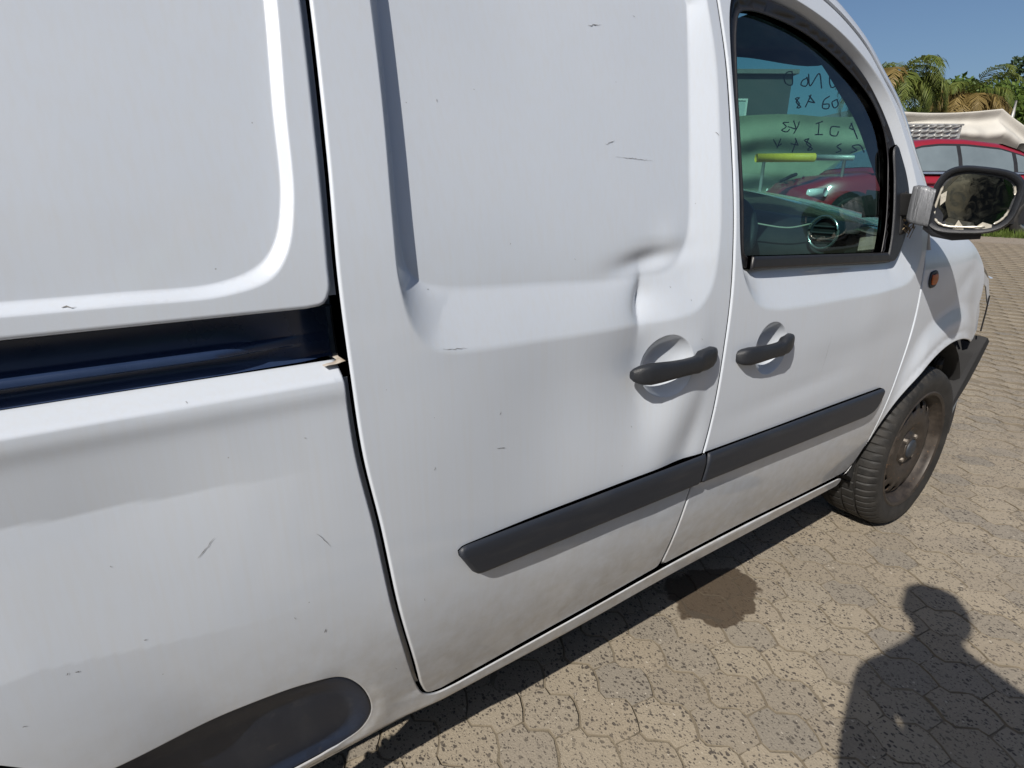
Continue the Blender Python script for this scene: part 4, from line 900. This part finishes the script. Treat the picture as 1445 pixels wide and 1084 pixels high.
# ------------------------------------------------------------------ red saloon cars
def mk_red():
    g = NT('red_paint'); p = g.obj(); f = g.noise(p, 4, 4)
    g.set(Base_Color=g.mix(f, (.19, .008, .017), (.27, .014, .025)), Roughness=.38, Coat_Weight=.8, Coat_Roughness=.1); return g.m
M['red'] = mk_red()
M['car_dark'] = simple('car_black', (.015, .015, .017), .5, .2, 20)
M['lamp'] = simple('lamp_plastic', (.65, .66, .66), .12, .1, 30)
M['tail'] = simple('tail_lamp', (.35, .01, .01), .15, .1, 30)
def saloon(name, loc, rz, label, crumple=True, boot_open=False):
    root = thing(name, loc, label, 'car'); root.rotation_euler = (0, 0, rz)
    def ch(o, par=None): o.parent = par or root; o.matrix_parent_inverse.identity(); return o
    XS = [-2.22, -2.18, -2.05, -1.85, -1.6, -1.35, -1.1, -.8, -.4, 0, .4, .8, 1.0, 1.2, 1.45, 1.7, 1.9, 2.05, 2.15, 2.2]
    TOP = [.78, .90, .97, .985, .975, .955, .945, .935, .925, .92, .92, .925, .93, .92, .89, .85, .80, .74, .66, .55]
    W = [.62, .74, .81, .85, .87, .88, .885, .885, .885, .885, .885, .885, .88, .875, .865, .85, .82, .77, .70, .60]
    ZB = [.42, .32, .26, .24, .22, .2, .2, .2, .2, .2, .2, .2, .2, .2, .2, .2, .21, .23, .27, .36]
    rings = []
    for x, t, w_, zb in zip(XS, TOP, W, ZB):
        half = [(w_-.12, zb), (w_-.02, zb+.06), (w_, zb+.22), (w_+.005, .58), (w_-.01, t-.16), (w_-.05, t-.045), (w_-.12, t-.006), (w_-.30, t+.018), (.001, t+.03)]
        ring = [(x, a, b) for a, b in half]+[(x, -a, b) for a, b in half[::-1]]
        if crumple and x > 1.3:
            k = (x-1.3)/.9; ring = [(a-.22*k*max(0, b)-.16*k*abs(mnoise.noise((a*3, b*4, c*5))), b*(1-.08*k)+.10*k*mnoise.noise((a*4+9, b*3, c*4)), c+.12*k*mnoise.noise((a*5, b*3+4, c*3))) for a, b, c in ring]
        rings.append(ring)
    bodyc = ch(loft('car_body', rings, 'red', None, sharp=50))
    CX = [-1.62, -1.45, -1.15, -.8, -.3, .1, .4, .7, .95, 1.12]; CZ = [.99, 1.10, 1.26, 1.375, 1.43, 1.435, 1.40, 1.28, 1.10, .96]
    def sect(x, zr, t):
        wb = .83; wr = .60; bz = .93; k = (zr-bz)/.5
        return (x, wb+(wr-wb)*k*t+.02*math.sin(math.pi*t)*k, bz+(zr-.05-bz)*t)
    rings = []
    for x, zr in zip(CX, CZ):
        half = [sect(x, zr, t) for t in (0, .25, .5, .75, 1)]; e = half[-1]
        half += [(x, e[1]-.06, zr-.012), (x, e[1]-.2, zr+.004), (x, .001, zr+.012)]
        rings.append(half+[(a, -b, c) for a, b, c in half[::-1]])
    cab = ch(loft('cabin', rings, 'red', None, sharp=60), bodyc)
    def patch(nm, x0, x1, t0, t1, side, mat, par, off=.008, n=10):
        V = []
        for i in range(n+1):
            x = x0+(x1-x0)*i/n; zr = np.interp(x, CX, CZ)
            for t in (t0, (t0+t1)/2, t1):
                a = sect(x, zr, t); V.append((x, side*(a[1]+off), a[2]))
        return ch(pyd(nm, V, grid_faces(n+1, 3, flip=side > 0), mat, None, True), par)
    for sd_ in (1, -1):
        patch('window_surround', -1.50, .98, .02, .93, sd_, 'car_dark', cab, .006, 24)
        for a, b in ((-1.36, -1.02), (-.96, -.20), (-.14, .72)): patch('side_window', a, b, .08, .86, sd_, 'lamp_glass', cab, .010)
        patch('chrome_strip', -1.52, 1.0, -.02, .05, sd_, 'chrome', cab, .014, 20)
        m = MB(); m.tube([(-1.0, sd_*.885, .30), (1.0, sd_*.885, .30)], .025, 8); ch(m.build('sill_strip', 'car_dark', None), bodyc)
        for x in (-.62, .2): m = MB(); m.tube([(x, sd_*.905, .80), (x+.18, sd_*.905, .80)], .016, 8); ch(m.build('door_handle', 'red', None), bodyc)
        for x in (-1.02, -.17, .85):
            m = MB(); m.box((x, sd_*.888-.004, .35), (x+.006, sd_*.888+.004, .92)); ch(m.build('door_gap', 'car_dark', None), bodyc)
        m = MB(); m.tube([(.78, sd_*.86, .97), (.80, sd_*1.0, 1.0)], [.05, .07], 10); ch(m.build('car_mirror', 'red', None, True), bodyc)
        m = MB(); m.tube([(-2.20, sd_*.60, .78), (-2.02, sd_*.80, .80)], .07, 10); ch(m.build('tail_lamp', 'tail', None, True), bodyc)
        m = MB(); m.tube([(1.92, sd_*.60, .64), (1.78, sd_*.82, .66)], .065, 10); ch(m.build('headlamp', 'lamp', None, True), bodyc)
        for x in (-1.38, 1.38):
            wh = bpy.data.objects.new('car_wheel', None); COL.objects.link(wh); ch(wh); wh.location = (x, sd_*.80, .31)
            pr = [(.19, .07), (.22, .10), (.27, .10), (.305, .07), (.31, 0), (.305, -.07), (.2, -.1)]
            ch(pyd('tyre', [(r_*math.cos(2*math.pi*i/40), y_*sd_, r_*math.sin(2*math.pi*i/40)) for i in range(40) for r_, y_ in pr], grid_faces(40, 7, wrap_n=True), 'tyre', None, True), wh)
            pr = [(.195, .072), (.18, .085), (.15, .06), (.06, .065), (.05, .085), (.001, .088)]
            ch(pyd('alloy', [(r_*math.cos(2*math.pi*i/40), y_*sd_, r_*math.sin(2*math.pi*i/40)) for i in range(40) for r_, y_ in pr], grid_faces(40, 6, wrap_n=True), 'lampmetal', None, True), wh)
            m = MB(); m.add([(x+.365*math.cos(R(a)), sd_*(.893), .31+.365*math.sin(R(a))) for a in range(-15, 196, 10)], [tuple(range(22))]); ch(m.build('wheel_well', 'car_dark', None), bodyc)
    for nm, x0, x1, m_ in (('front_screen', .46, 1.06, 'lamp_glass'), ('rear_screen', -1.58, -.86, 'lamp_glass')):
        V = []
        for i in range(9):
            x = x0+(x1-x0)*i/8; zr = np.interp(x, CX, CZ)+.022; hw = sect(x, zr, .9)[1]-.06
            for t in np.linspace(-1, 1, 9): V.append((x, hw*t, zr-.02*abs(t)**3))
        ch(pyd(nm, V, grid_faces(9, 9), m_, None, True), cab)
    for x, zz in ((-2.235, .45), (2.10, .40)):
        m = MB(); m.tube([(x*.93, -.80, zz), (x, -.6, zz), (x*1.01, 0, zz), (x, .6, zz), (x*.93, .80, zz)], .11, 10); ch(m.build('bumper', 'red', None, True), bodyc)
    m = MB(); m.tube([(-2.10, -.83, .50), (-2.335, -.5, .50), (-2.345, .5, .50), (-2.10, .83, .50)], .018, 6); ch(m.build('bumper_trim', 'chrome', None, True), bodyc)
    if crumple:
        m = MB()
        for k in range(14):
            p = np.array([random.uniform(1.5, 2.0), random.uniform(-.6, .6), random.uniform(.5, .85)]); m.tube([p, p+rng.normal(0, .12, 3), p+rng.normal(0, .2, 3)], random.uniform(.012, .03), 6)
        ch(m.build('crushed_front', 'grime', None), bodyc)
    return root
M['lampmetal'] = simple('alloy_silver', (.35, .36, .37), .35, .1, 30, .8)
M['lamp_glass'] = simple('car_glass_dark', (.13, .16, .175), .06, .3, 3, **{'Coat Weight': 1., 'Coat Roughness': .02})
cdir = math.atan2(4.841-2.39, 6.731-10.321)      # nose points to the left in view
saloon('red_saloon', (8.50, 3.70, .56), cdir, 'red saloon car with a crumpled nose parked in front of the canvas')
saloon('red_saloon', (13.4, 2.1, .60), cdir+R(14), 'second red saloon, mostly hidden behind the front red saloon', crumple=False)

# ------------------------------------------------------------------ canvas shelter
def mk_canvas():
    g = NT('canvas'); p = g.pos(); f = g.noise(p, 2.2, 5, .6); f2 = g.noise(p, 14, 4)
    c = g.mix(f, (.38, .365, .33), (.53, .515, .475)); c = g.mix(g.mr(f2, .6, .8, 0, .35), c, (.36, .31, .24))
    g.set(Base_Color=c, Roughness=.85, Normal=g.bump(g.noise(p, 120, 2), .2, .004)); return g.m
M['canvas'] = mk_canvas()
can = thing('canvas_shelter', (10.8, 5.6, .72), 'cream canvas sheet draped over a frame behind the red saloon', 'shelter')
P0 = np.array([10.95, 5.507]); P1 = np.array([12.99, 4.135]); ax_ = (P1-P0)/np.linalg.norm(P1-P0); LN = np.linalg.norm(P1-P0); fr_ = np.array([-ax_[1], ax_[0]]); fr_ = fr_ if fr_ @ np.array([-1, -.3]) > 0 else -fr_
V = []; NS, NTt = 150, 60
for i in range(NS):
    s_ = i/(NS-1)*(LN+.9); over = max(0, s_-LN)
    for j in range(NTt):
        t = j/(NTt-1)
        ztop = 2.80+.02*s_/LN*2-.62*over-.07*math.sin(math.pi*min(1, s_/LN))
        if t < .35: q = t/.35; off = -1.7*(1-q); z = ztop-.55*(1-q)-.06*math.sin(q*math.pi)
        else:
            q = (t-.35)/.65; hgt = .80+.28*math.exp(-((s_-LN*.86)/.7)**2)-.12*math.exp(-((s_-LN*.55)/.7)**2)+.05*mnoise.noise((s_*2.3, 0, 0))
            fold = math.sin(9.5*q+2.6*math.sin(s_*.55+.7)+.5*s_)
            off = .02+.10*q+.17*fold*min(1, q*4)*(.45+.55*abs(math.sin(s_*.8+.3)))+.05*mnoise.noise((s_*1.7, q*2.5, 3.))+.05*q*mnoise.noise((s_*5, q*3, 7.)); z = ztop-hgt*q
            if over: off -= .1*q*over
        xy = P0+ax_*s_+fr_*off; V.append((xy[0], xy[1], z))
pyd('canvas_sheet', V, grid_faces(NS, NTt), 'canvas', can, True)
M['pole'] = simple('galvanised_pole', (.42, .42, .40), .5, .2, 30, .4)
for s_ in (.1, LN*.33, LN*.66, LN-.05):
    for off, zt in ((-.15, 2.60), (-1.65, 2.10)):
        xy = P0+ax_*s_+fr_*off; m = MB(); m.tube([(xy[0], xy[1], .70), (xy[0], xy[1], zt)], .03, 8); m.build('post', 'pole', can, True)
M['net'] = simple('shade_net', (.22, .235, .165), .9, .3, 2.5, bump=.5, bsc=90)
net = thing('shade_net_fence', (9.0, 6.7, .7), 'sagging olive shade net fence seen through the windscreen', 'fence')
NP0 = np.array([7.2, 7.95]); NL = 4.8; V = []
for i in range(90):
    s_ = i/89*NL
    for j in range(40):
        q = j/39; off = .10*math.sin(15*q+2.2*math.sin(s_*.9)+1.1*s_)*min(1, 4*q)+.04*mnoise.noise((s_*2, q*3, 1.)); xy = NP0+ax_*s_+fr_*off; V.append((xy[0], xy[1], 2.70-.05*math.sin(s_/NL*math.pi*2)**2-1.75*q))
pyd('net_sheet', V, grid_faces(90, 40), 'net', net, True)
for s_ in (.05, NL/2, NL-.05):
    xy = NP0+ax_*s_-fr_*.12; MB().tube([(xy[0], xy[1], .6), (xy[0], xy[1], 2.72)], .03, 8).build('post', 'pole', net, True)
# tread-plate box on a rack in front of the canvas
def mk_tread():
    g = NT('tread_plate'); p = g.obj(); v = g.n('TexVoronoi', {'Vector': p, 'Scale': 9.}, feature='F1')
    g.set(Base_Color=g.mix(g.noise(p, 5, 4), (.22, .22, .22), (.50, .50, .48)), Metallic=.5, Roughness=.42, Normal=g.bump(v.outputs['Distance'], .9, .03)); return g.m
tb = thing('tool_box', (10.55, 4.55, 2.05), 'silver tread-plate tool box over the roof of the red saloon', 'box')
Mx = Matrix.Rotation(math.atan2(ax_[1], ax_[0]), 4, 'Z'); M['tread'] = mk_tread()
m = MB(); m.box((-.75, -.2, .10), (.62, .2, .34), Mx); o = m.build('box_body', 'tread', tb); o.matrix_parent_inverse.identity()
for i in range(9):
    for j in range(3):
        m = MB(); m.tube([Mx @ Vector((-.68+.14*i, -.2, .14+.08*j)), Mx @ Vector((-.62+.14*i, -.222, .155+.08*j)), Mx @ Vector((-.56+.14*i, -.2, .17+.08*j))], .02, 5); q = m.build('tread_lug', 'tread', o, True); q.parent = o; q.matrix_parent_inverse.identity()
m = MB(); m.box((-.77, -.22, .34), (.64, .22, .37), Mx); q = m.build('box_lid', 'tread', tb); q.matrix_parent_inverse.identity()
for x in (-.7, .55):
    m = MB(); m.tube([Mx @ Vector((x, 0, .10)), Mx @ Vector((x, 0, -1.34))], .03, 8); q = m.build('rack_post', 'pole', tb); q.matrix_parent_inverse.identity()
# yellow padded bar on two stands, in front of the red saloon
M['yellow'] = simple('yellow_pad', (.62, .42, .03), .6, .15, 12)
yb = thing('yellow_barrier', (6.2, 4.5, .62), 'yellow padded barrier bar seen through the windscreen', 'barrier')
m = MB(); m.tube([(5.80, 4.75, 1.70), (6.52, 4.26, 1.71)], .062, 14); m.build('bar', 'yellow', yb, True)
m = MB(); m.tube([(6.52, 4.26, 1.71), (7.0, 3.93, 1.71)], .04, 10); m.build('bar_end', 'pole', yb, True)
for a, b in ((5.9, 4.68), (6.9, 4.0)):
    m = MB(); m.tube([(a, b, .55), (a, b, 1.70)], .025, 8); m.build('stand', 'pole', yb, True)
pl = tag(MB().tube([(13.80, 4.21, .72), (13.83, 4.19, 2.79), (13.92, 4.23, 3.06)], [.03, .03, .02], 8).build('steel_pole', 'pole', None, True), 'thin pale pole sticking up beyond the canvas corner', 'pole')
ex = tag(MB().tube([(11.15, 3.26, .72), (11.22, 3.22, 1.65), (11.30, 3.18, 1.80), (11.38, 3.14, 2.02)], [.07, .075, .10, .10], 12).build('exhaust_pipe', 'grime', None, True), 'rusty grey exhaust pipe standing behind the red saloon boot', 'pipe')

# ------------------------------------------------------------------ vegetation
def leafmat(name, c0, c1, tr=.25):
    g = NT(name); f = g.noise(g.pos(), 1.6, 3); rnd = g.n('NewGeometry').outputs['Random Per Island']
    c = g.mix(g.mr(g.ma('ADD', f, g.ma('MULTIPLY', rnd, .5)), .35, 1.05), c0, c1)
    g.set(Base_Color=c, Roughness=.55); g.b.inputs['Specular IOR Level'].default_value = .3
    t_ = g.n('BsdfTranslucent', {'Color': c}); mx = g.n('MixShader', {0: tr, 1: g.b.outputs[0], 2: t_.outputs[0]}); g.t.links.new(mx.outputs[0], g.out.inputs[0]); return g.m
M['leaf'] = leafmat('leaf_green', (.045, .085, .016), (.11, .16, .03))
M['leaf_dark'] = leafmat('leaf_dark', (.018, .036, .014), (.045, .075, .03))
M['frond'] = leafmat('palm_green', (.055, .085, .018), (.14, .165, .035))
M['frond_dry'] = leafmat('palm_dry', (.12, .085, .025), (.26, .19, .07))
M['bark'] = simple('bark', (.10, .078, .055), .9, .4, 10, bump=.6, bsc=30)
M['grass'] = leafmat('grass_green', (.045, .085, .015), (.11, .15, .03))
def palm(loc, h, nf, L, label, dry=.25, seed=1):
    r_ = random.Random(seed); t = thing('palm_tree', loc, label, 'palm', 'palms beyond the canvas')
    X, Y, Z0 = loc
    tr_ = MB(); tr_.tube([(X, Y, Z0), (X+.05, Y, Z0+h*.5), (X, Y+.05, Z0+h)], [.22, .17, .15], 12); tr_.build('trunk', 'bark', t, True)
    for grp, mat in ((0, 'frond'), (1, 'frond_dry')):
        m = MB()
        for k in range(nf):
            if (r_.random() < dry) != bool(grp): continue
            az = r_.uniform(0, 2*math.pi); el = r_.uniform(R(5), R(80)) if not grp else r_.uniform(R(-20), R(50)); l_ = L*r_.uniform(.75, 1.1)
            pts = []; p = Vector((X, Y, Z0+h)); a = el; n = 14
            for i in range(n+1):
                pts.append(p.copy()); p = p+Vector((math.cos(az)*math.cos(a), math.sin(az)*math.cos(a), math.sin(a)))*(l_/n); a -= R(9)*(.6+i*.10)
            m.tube(pts, [.018*(1-i/n*.85) for i in range(n+1)], 4, False)
            for i in range(2, n*3):
                u = i/(n*3)*n; i0 = min(n-1, int(u)); q = pts[i0].lerp(pts[i0+1], u-i0); tg = (pts[i0+1]-pts[i0]).normalized(); sd2 = tg.cross(Vector((0, 0, 1))); sd2 = sd2.normalized() if sd2.length > 1e-3 else Vector((1, 0, 0))
                ll = .55*L/2.2*math.sin(math.pi*min(1, .18+.8*i/(n*3)))*r_.uniform(.8, 1.1)
                for s_ in (-1, 1):
                    d = (sd2*s_*.75+tg*.6+Vector((0, 0, r_.uniform(-.45, .0)))).normalized(); e = q+d*ll*.6; tip = q+d*ll*.95+Vector((0, 0, -ll*.35)); w_ = tg*.016
                    m.add([q-w_, q+w_, e+w_*.9, tip, e-w_*.9], [(0, 1, 2, 3, 4)])
        if m.V: m.build('fronds' if not grp else 'dry_fronds', mat, t)
    return t
palm((17.1, 8.2, .6), 3.5, 40, 2.2, 'green palm with arching fronds beside the windscreen pillar', .14, 3)
palm((23.6, 8.55, .6), 3.7, 40, 2.2, 'yellowing palm with drooping fronds above the canvas', .6, 8)
def tree(name, loc, h, crown, nl, mat, label, seed, ls=.16, group='trees beyond the yard'):
    r_ = random.Random(seed); t = thing(name, loc, label, 'tree', group); X, Y, Z0 = loc
    m = MB(); cl = []
    for (cx, cy, cz, cr) in crown: cl.append((Vector((X+cx, Y+cy, Z0+cz)), cr))
    m.tube([(X, Y, Z0), (X+.1, Y, Z0+h*.4), (X, Y+.1, Z0+h*.7)], [h*.035, h*.026, h*.014], 10)
    for c, cr in cl: m.tube([(X, Y, Z0+h*.35), Vector((X, Y, Z0+h*.5)).lerp(c, .5), c], [h*.016, h*.010, h*.003], 6)
    m.build('trunk', 'bark', t, True)
    lf = MB()
    for c, cr in cl:
        for k in range(int(nl*cr*cr)):
            v = Vector((r_.gauss(0, 1), r_.gauss(0, 1), r_.gauss(0, 1))).normalized(); rad = cr*(.55+.45*r_.random()**.5)*(1+.28*mnoise.noise(v*2.2+c)); q = c+Vector((v.x*rad, v.y*rad, v.z*rad*.85))
            n1 = Vector((r_.gauss(0, 1), r_.gauss(0, 1), r_.gauss(0, 1))).normalized(); a = n1.orthogonal().normalized()*ls*r_.uniform(.6, 1.3); b = n1.cross(a)*.55
            lf.add([q-a, q-b*.8, q+a, q+b], [(0, 1, 2, 3)])
    lf.build('crown', mat, t)
    return t
tree('leafy_tree', (34.0, 12.6, 1.0), 5.0, [(0,0,3.6,2.2),(-1.2,1.2,3.0,1.7),(1.6,-1.4,3.8,2.0),(.6,.5,4.6,1.3),(2.6,-2.4,3.4,1.9),(-2.0,2.0,2.4,1.4),(1.5,-.8,2.2,2.2)], 420, 'leaf', 'broad mid green leafy tree behind the yellowing palm', 4)
tree('leafy_tree', (42.5, 12.2, 1.0), 8.0, [(0,0,6.2,1.9),(1.0,-1.2,5.2,1.9),(-.4,.6,4.6,1.3),(1.6,-1.8,6.6,1.8),(.5,-.8,3.4,2.0)], 420, 'leaf_dark', 'tall dark tree at the right edge of the view', 5)
tree('leafy_tree', (40.0, 18.0, 1.0), 5.0, [(0,0,3.0,2.2),(-2.2,1.6,2.8,2.0),(2.0,-1.6,2.8,2.2),(-4.2,3.4,2.6,2.0)], 300, 'leaf_dark', 'low dark trees far off between the two palms', 6)
tree('leafy_tree', (30.0, 19.0, 1.0), 4.0, [(0,0,2.6,1.2),(-1.4,1.2,2.4,1.1),(1.4,-1.2,2.5,1.2)], 380, 'leaf_dark', 'small dark tree seen through the windscreen beside the dark building', 7)
# grass beside the yard
m = MB(); rg = random.Random(3)
for k in range(9000):
    x = rg.uniform(8.6, 12.5); c = 2.55-(x-9.3)*.1; y = c+rg.uniform(-1.1, .12)-(x-9.4)*.55*0; z = float(terr(x))-.02; hh = rg.uniform(.05, .16); a = rg.uniform(0, 6.3); dx, dy = math.cos(a)*.008, math.sin(a)*.008; lx, ly = rg.gauss(0, .04), rg.gauss(0, .04)
    m.add([(x-dx, y-dy, z), (x+dx, y+dy, z), (x+lx, y+ly, z+hh)], [(0, 1, 2)])
tag(m.build('grass_strip', 'grass', None), 'strip of green grass at the edge of the yard beneath the mirror', 'grass', kind='stuff')
# low hill far off
V = []
for i in range(40):
    for j in range(12):
        a = R(-30+i*3.2); d = 85+j*14; V.append((d*math.cos(a), d*math.sin(a), -1+9.5*math.sin(math.pi*j/11)*(.75+.35*mnoise.noise((a*5, j*.15, 2.)))))
tag(pyd('hill', V, grid_faces(40, 12), simple('hill_bush', (.045, .06, .03), .9, .4, .4), None, True), kind='structure')

# ------------------------------------------------------------------ buildings seen through the windscreen
def building(name, a, b, dep, z0, h, label, wallmat, wins, gable=0):
    A = np.array(a); B = np.array(b); d = (B-A)/np.linalg.norm(B-A); n = np.array([-d[1], d[0]]); n = n if n @ np.array([1, .5]) > 0 else -n; L = np.linalg.norm(B-A)
    t = thing(name, (*((A+B)/2), z0), label, 'building')
    Mb = Matrix(((d[0], n[0], 0, A[0]), (d[1], n[1], 0, A[1]), (0, 0, 1, z0), (0, 0, 0, 1)))
    m = MB(); m.box((0, 0, 0), (L, dep, h), Mb); wl = m.build('wall', wallmat, t)
    if gable:
        m = MB(); V = [Mb @ Vector(v) for v in ((-.3, -.4, h-.05), (L/2, -.4, h+gable), (L+.3, -.4, h-.05), (-.3, dep+.4, h-.05), (L/2, dep+.4, h+gable), (L+.3, dep+.4, h-.05))]
        V2 = [v+Vector((0, 0, .14)) for v in V]; m.add(V+V2, [(0, 1, 4, 3), (1, 2, 5, 4), (6, 9, 10, 7), (7, 10, 11, 8), (0, 6, 7, 1), (1, 7, 8, 2), (3, 4, 10, 9), (4, 5, 11, 10), (0, 3, 9, 6), (2, 8, 11, 5)]); m.build('roof', 'roof', t)
        m = MB(); m.add([Mb @ Vector(v) for v in ((0, -.001, h), (L, -.001, h), (L/2, -.001, h+gable*.95))], [(0, 1, 2)]); m.build('gable', wallmat, t)
    else:
        m = MB(); m.box((-.2, -.2, h), (L+.2, dep+.2, h+.18), Mb); m.build('roof', 'roof', t)
    for x0, x1, w0, w1 in wins:
        m = MB(); m.box((x0-.08, -.06, w0-.08), (x1+.08, .02, w0), Mb); m.box((x0-.08, -.06, w1), (x1+.08, .02, w1+.08), Mb); m.box((x0-.08, -.06, w0), (x0, .02, w1), Mb); m.box((x1, -.06, w0), (x1+.08, .02, w1), Mb); f_ = m.build('window', 'wframe', t)
        m = MB(); m.box((x0, -.02, w0), (x1, -.005, w1), Mb); m.build('pane', 'pane', f_)
    return t
M['wall_dark'] = simple('dark_render', (.07, .07, .072), .85, .25, .6); M['wall_pale'] = simple('pale_render', (.42, .40, .35), .85, .12, .6)
M['roof'] = simple('roof_sheet', (.16, .155, .15), .6, .2, 1.5); M['wframe'] = simple('window_frame', (.55, .55, .52), .5, .1, 4); M['pane'] = simple('window_pane', (.40, .44, .43), .12, .2, 1.0)
building('dark_building', (21.2, 18.6), (24.75, 16.15), 6, .9, 5.4, 'dark flat-roofed building with one wide pale window, seen through the windscreen', 'wall_dark', [(.4, 2.3, 3.4, 4.3)])
building('gabled_house', (30.0, 16.9), (31.7, 15.75), 5, .95, 3.4, 'small pale gabled house far off, seen through the windscreen', 'wall_pale', [(.8, 1.3, 1.6, 2.5)], gable=.8)

building('added_building', (-14, -9.5), (-3, -13.0), 6, 0, 3.6, 'long grey building added behind the person to darken the reflections', 'wall_dark', [(2, 3.4, 1.2, 2.3), (6, 7.4, 1.2, 2.3)])  # added behind the camera, gives mirror and paint something dark to reflect
tree('leafy_tree', (1.5, -13.5, 0), 5.0, [(0,0,3.2,2.0),(-1.6,.6,2.8,1.6),(1.8,-.4,3.0,1.8),(.2,.4,4.4,1.3)], 260, 'leaf_dark', 'dark tree added beside the grey building to darken the reflections', 11, .2)  # tree also added out of view, for darker mirror and van-side reflections
# ------------------------------------------------------------------ photographer, just behind the camera
def mk_person():
    g = NT('person_clothes'); z = g.n('SeparateXYZ', {0: g.obj()}).outputs[2]; x = g.n('SeparateXYZ', {0: g.obj()}).outputs[0]
    n_ = g.noise(g.obj(), 30, 3)
    c = g.mix(g.ma('GREATER_THAN', z, .93), (.022, .026, .038), (.07, .20, .035))
    c = g.mix(g.ma('GREATER_THAN', z, 1.475), c, (.36, .20, .13)); c = g.mix(g.ma('LESS_THAN', z, .07), c, (.03, .022, .018))
    yy = g.ma('ABSOLUTE', g.n('SeparateXYZ', {0: g.obj()}).outputs[1]); fore = g.ma('MULTIPLY', g.ma('GREATER_THAN', yy, .185), g.ma('LESS_THAN', z, 1.05)); c = g.mix(fore, c, (.36, .20, .13))
    g.set(Base_Color=g.mix(g.mr(n_, .3, .7, 0, .25), c, (0, 0, 0)), Roughness=.75); return g.m
PB = (-2.20, -1.065); PH = math.atan2(.62, .78)
def person():
    V = []; E = []; Rr = []
    def v(p, r, par=None):
        V.append(p); Rr.append(r if isinstance(r, tuple) else (r, r)); i = len(V)-1
        if par is not None: E.append((par, i))
        return i
    # local x forward, y left, z up
    pel = v((0, 0, .96), (.15, .12)); wa = v((0, 0, 1.10), (.172, .125), pel); che = v((.01, 0, 1.28), (.165, .12), wa); nb_ = v((.02, 0, 1.42), (.15, .10), che); nk = v((.04, 0, 1.50), .058, nb_)
    jw = v((.065, 0, 1.56), (.070, .075), nk); hd = v((.06, 0, 1.625), (.082, .095), jw); tp = v((.05, 0, 1.695), (.068, .075), hd)
    ns = v((.158, 0, 1.605), .014, hd)
    for s_ in (-1, 1):
        v((.055, s_*.092, 1.61), (.014, .02), hd)
        shd = v((.0, s_*.165, 1.365), .075, nb_); el = v((-.02, s_*.195, 1.10), .062, shd); wr = v((.02, s_*.190, .885), .038, el)
        yc = s_*.192; pm = v((.045, yc, .815), (.018, .038), wr)
        for k_, (dx, l_) in enumerate(((.030, .072), (.010, .080), (-.010, .075), (-.028, .058))):
            a = v((.047+dx, yc, .775), .0095, pm); b_ = v((.058+dx, yc-s_*.010, .775-l_*.55), .0088, a); v((.062+dx, yc-s_*.024, .775-l_*.95), .0075, b_)
        a = v((.088, yc-s_*.008, .805), .011, pm); v((.104, yc-s_*.016, .772), .0095, a)
        hp = v((0, s_*.095, .88), .10, pel); kn = v((.02, s_*.11, .50), .062, hp); an_ = v((-.01, s_*.12, .09), .042, kn); hl = v((.02, s_*.125, .045), .042, an_); v((.15, s_*.14, .036), .036, hl)
    me = bpy.data.meshes.new('person'); me.from_pydata(V, E, [])
    o = bpy.data.objects.new('person', me); COL.objects.link(o); me.materials.append(mk_person())
    o.location = (PB[0], PB[1], 0.004); o.rotation_euler = (0, 0, PH)
    sk = o.modifiers.new('Skin', 'SKIN'); sk.use_smooth_shade = True; sk.branch_smoothing = .4
    lay = me.skin_vertices[0].data
    for i, r_ in enumerate(Rr): lay[i].radius = r_; lay[i].use_root = (i == 0)
    ss = o.modifiers.new('Sub', 'SUBSURF'); ss.levels = 2; ss.render_levels = 2
    tag(o, 'person in a green shirt and dark trousers whose shadow falls on the paving', 'person')
    rings = []
    for k in range(9):
        ph = R(-35+k*15.5); rings.append([(.045-.012+.094*math.cos(ph)*math.cos(2*math.pi*i/24), .088*math.cos(ph)*math.sin(2*math.pi*i/24), 1.645+.098*math.sin(ph)+(.03 if math.cos(2*math.pi*i/24) > .4 and k < 4 else 0)) for i in range(24)])
    h_ = loft('hair', rings, simple('dark_hair', (.015, .011, .009), .6, .3, 90, bump=.6, bsc=200), None); h_.parent = o
person()
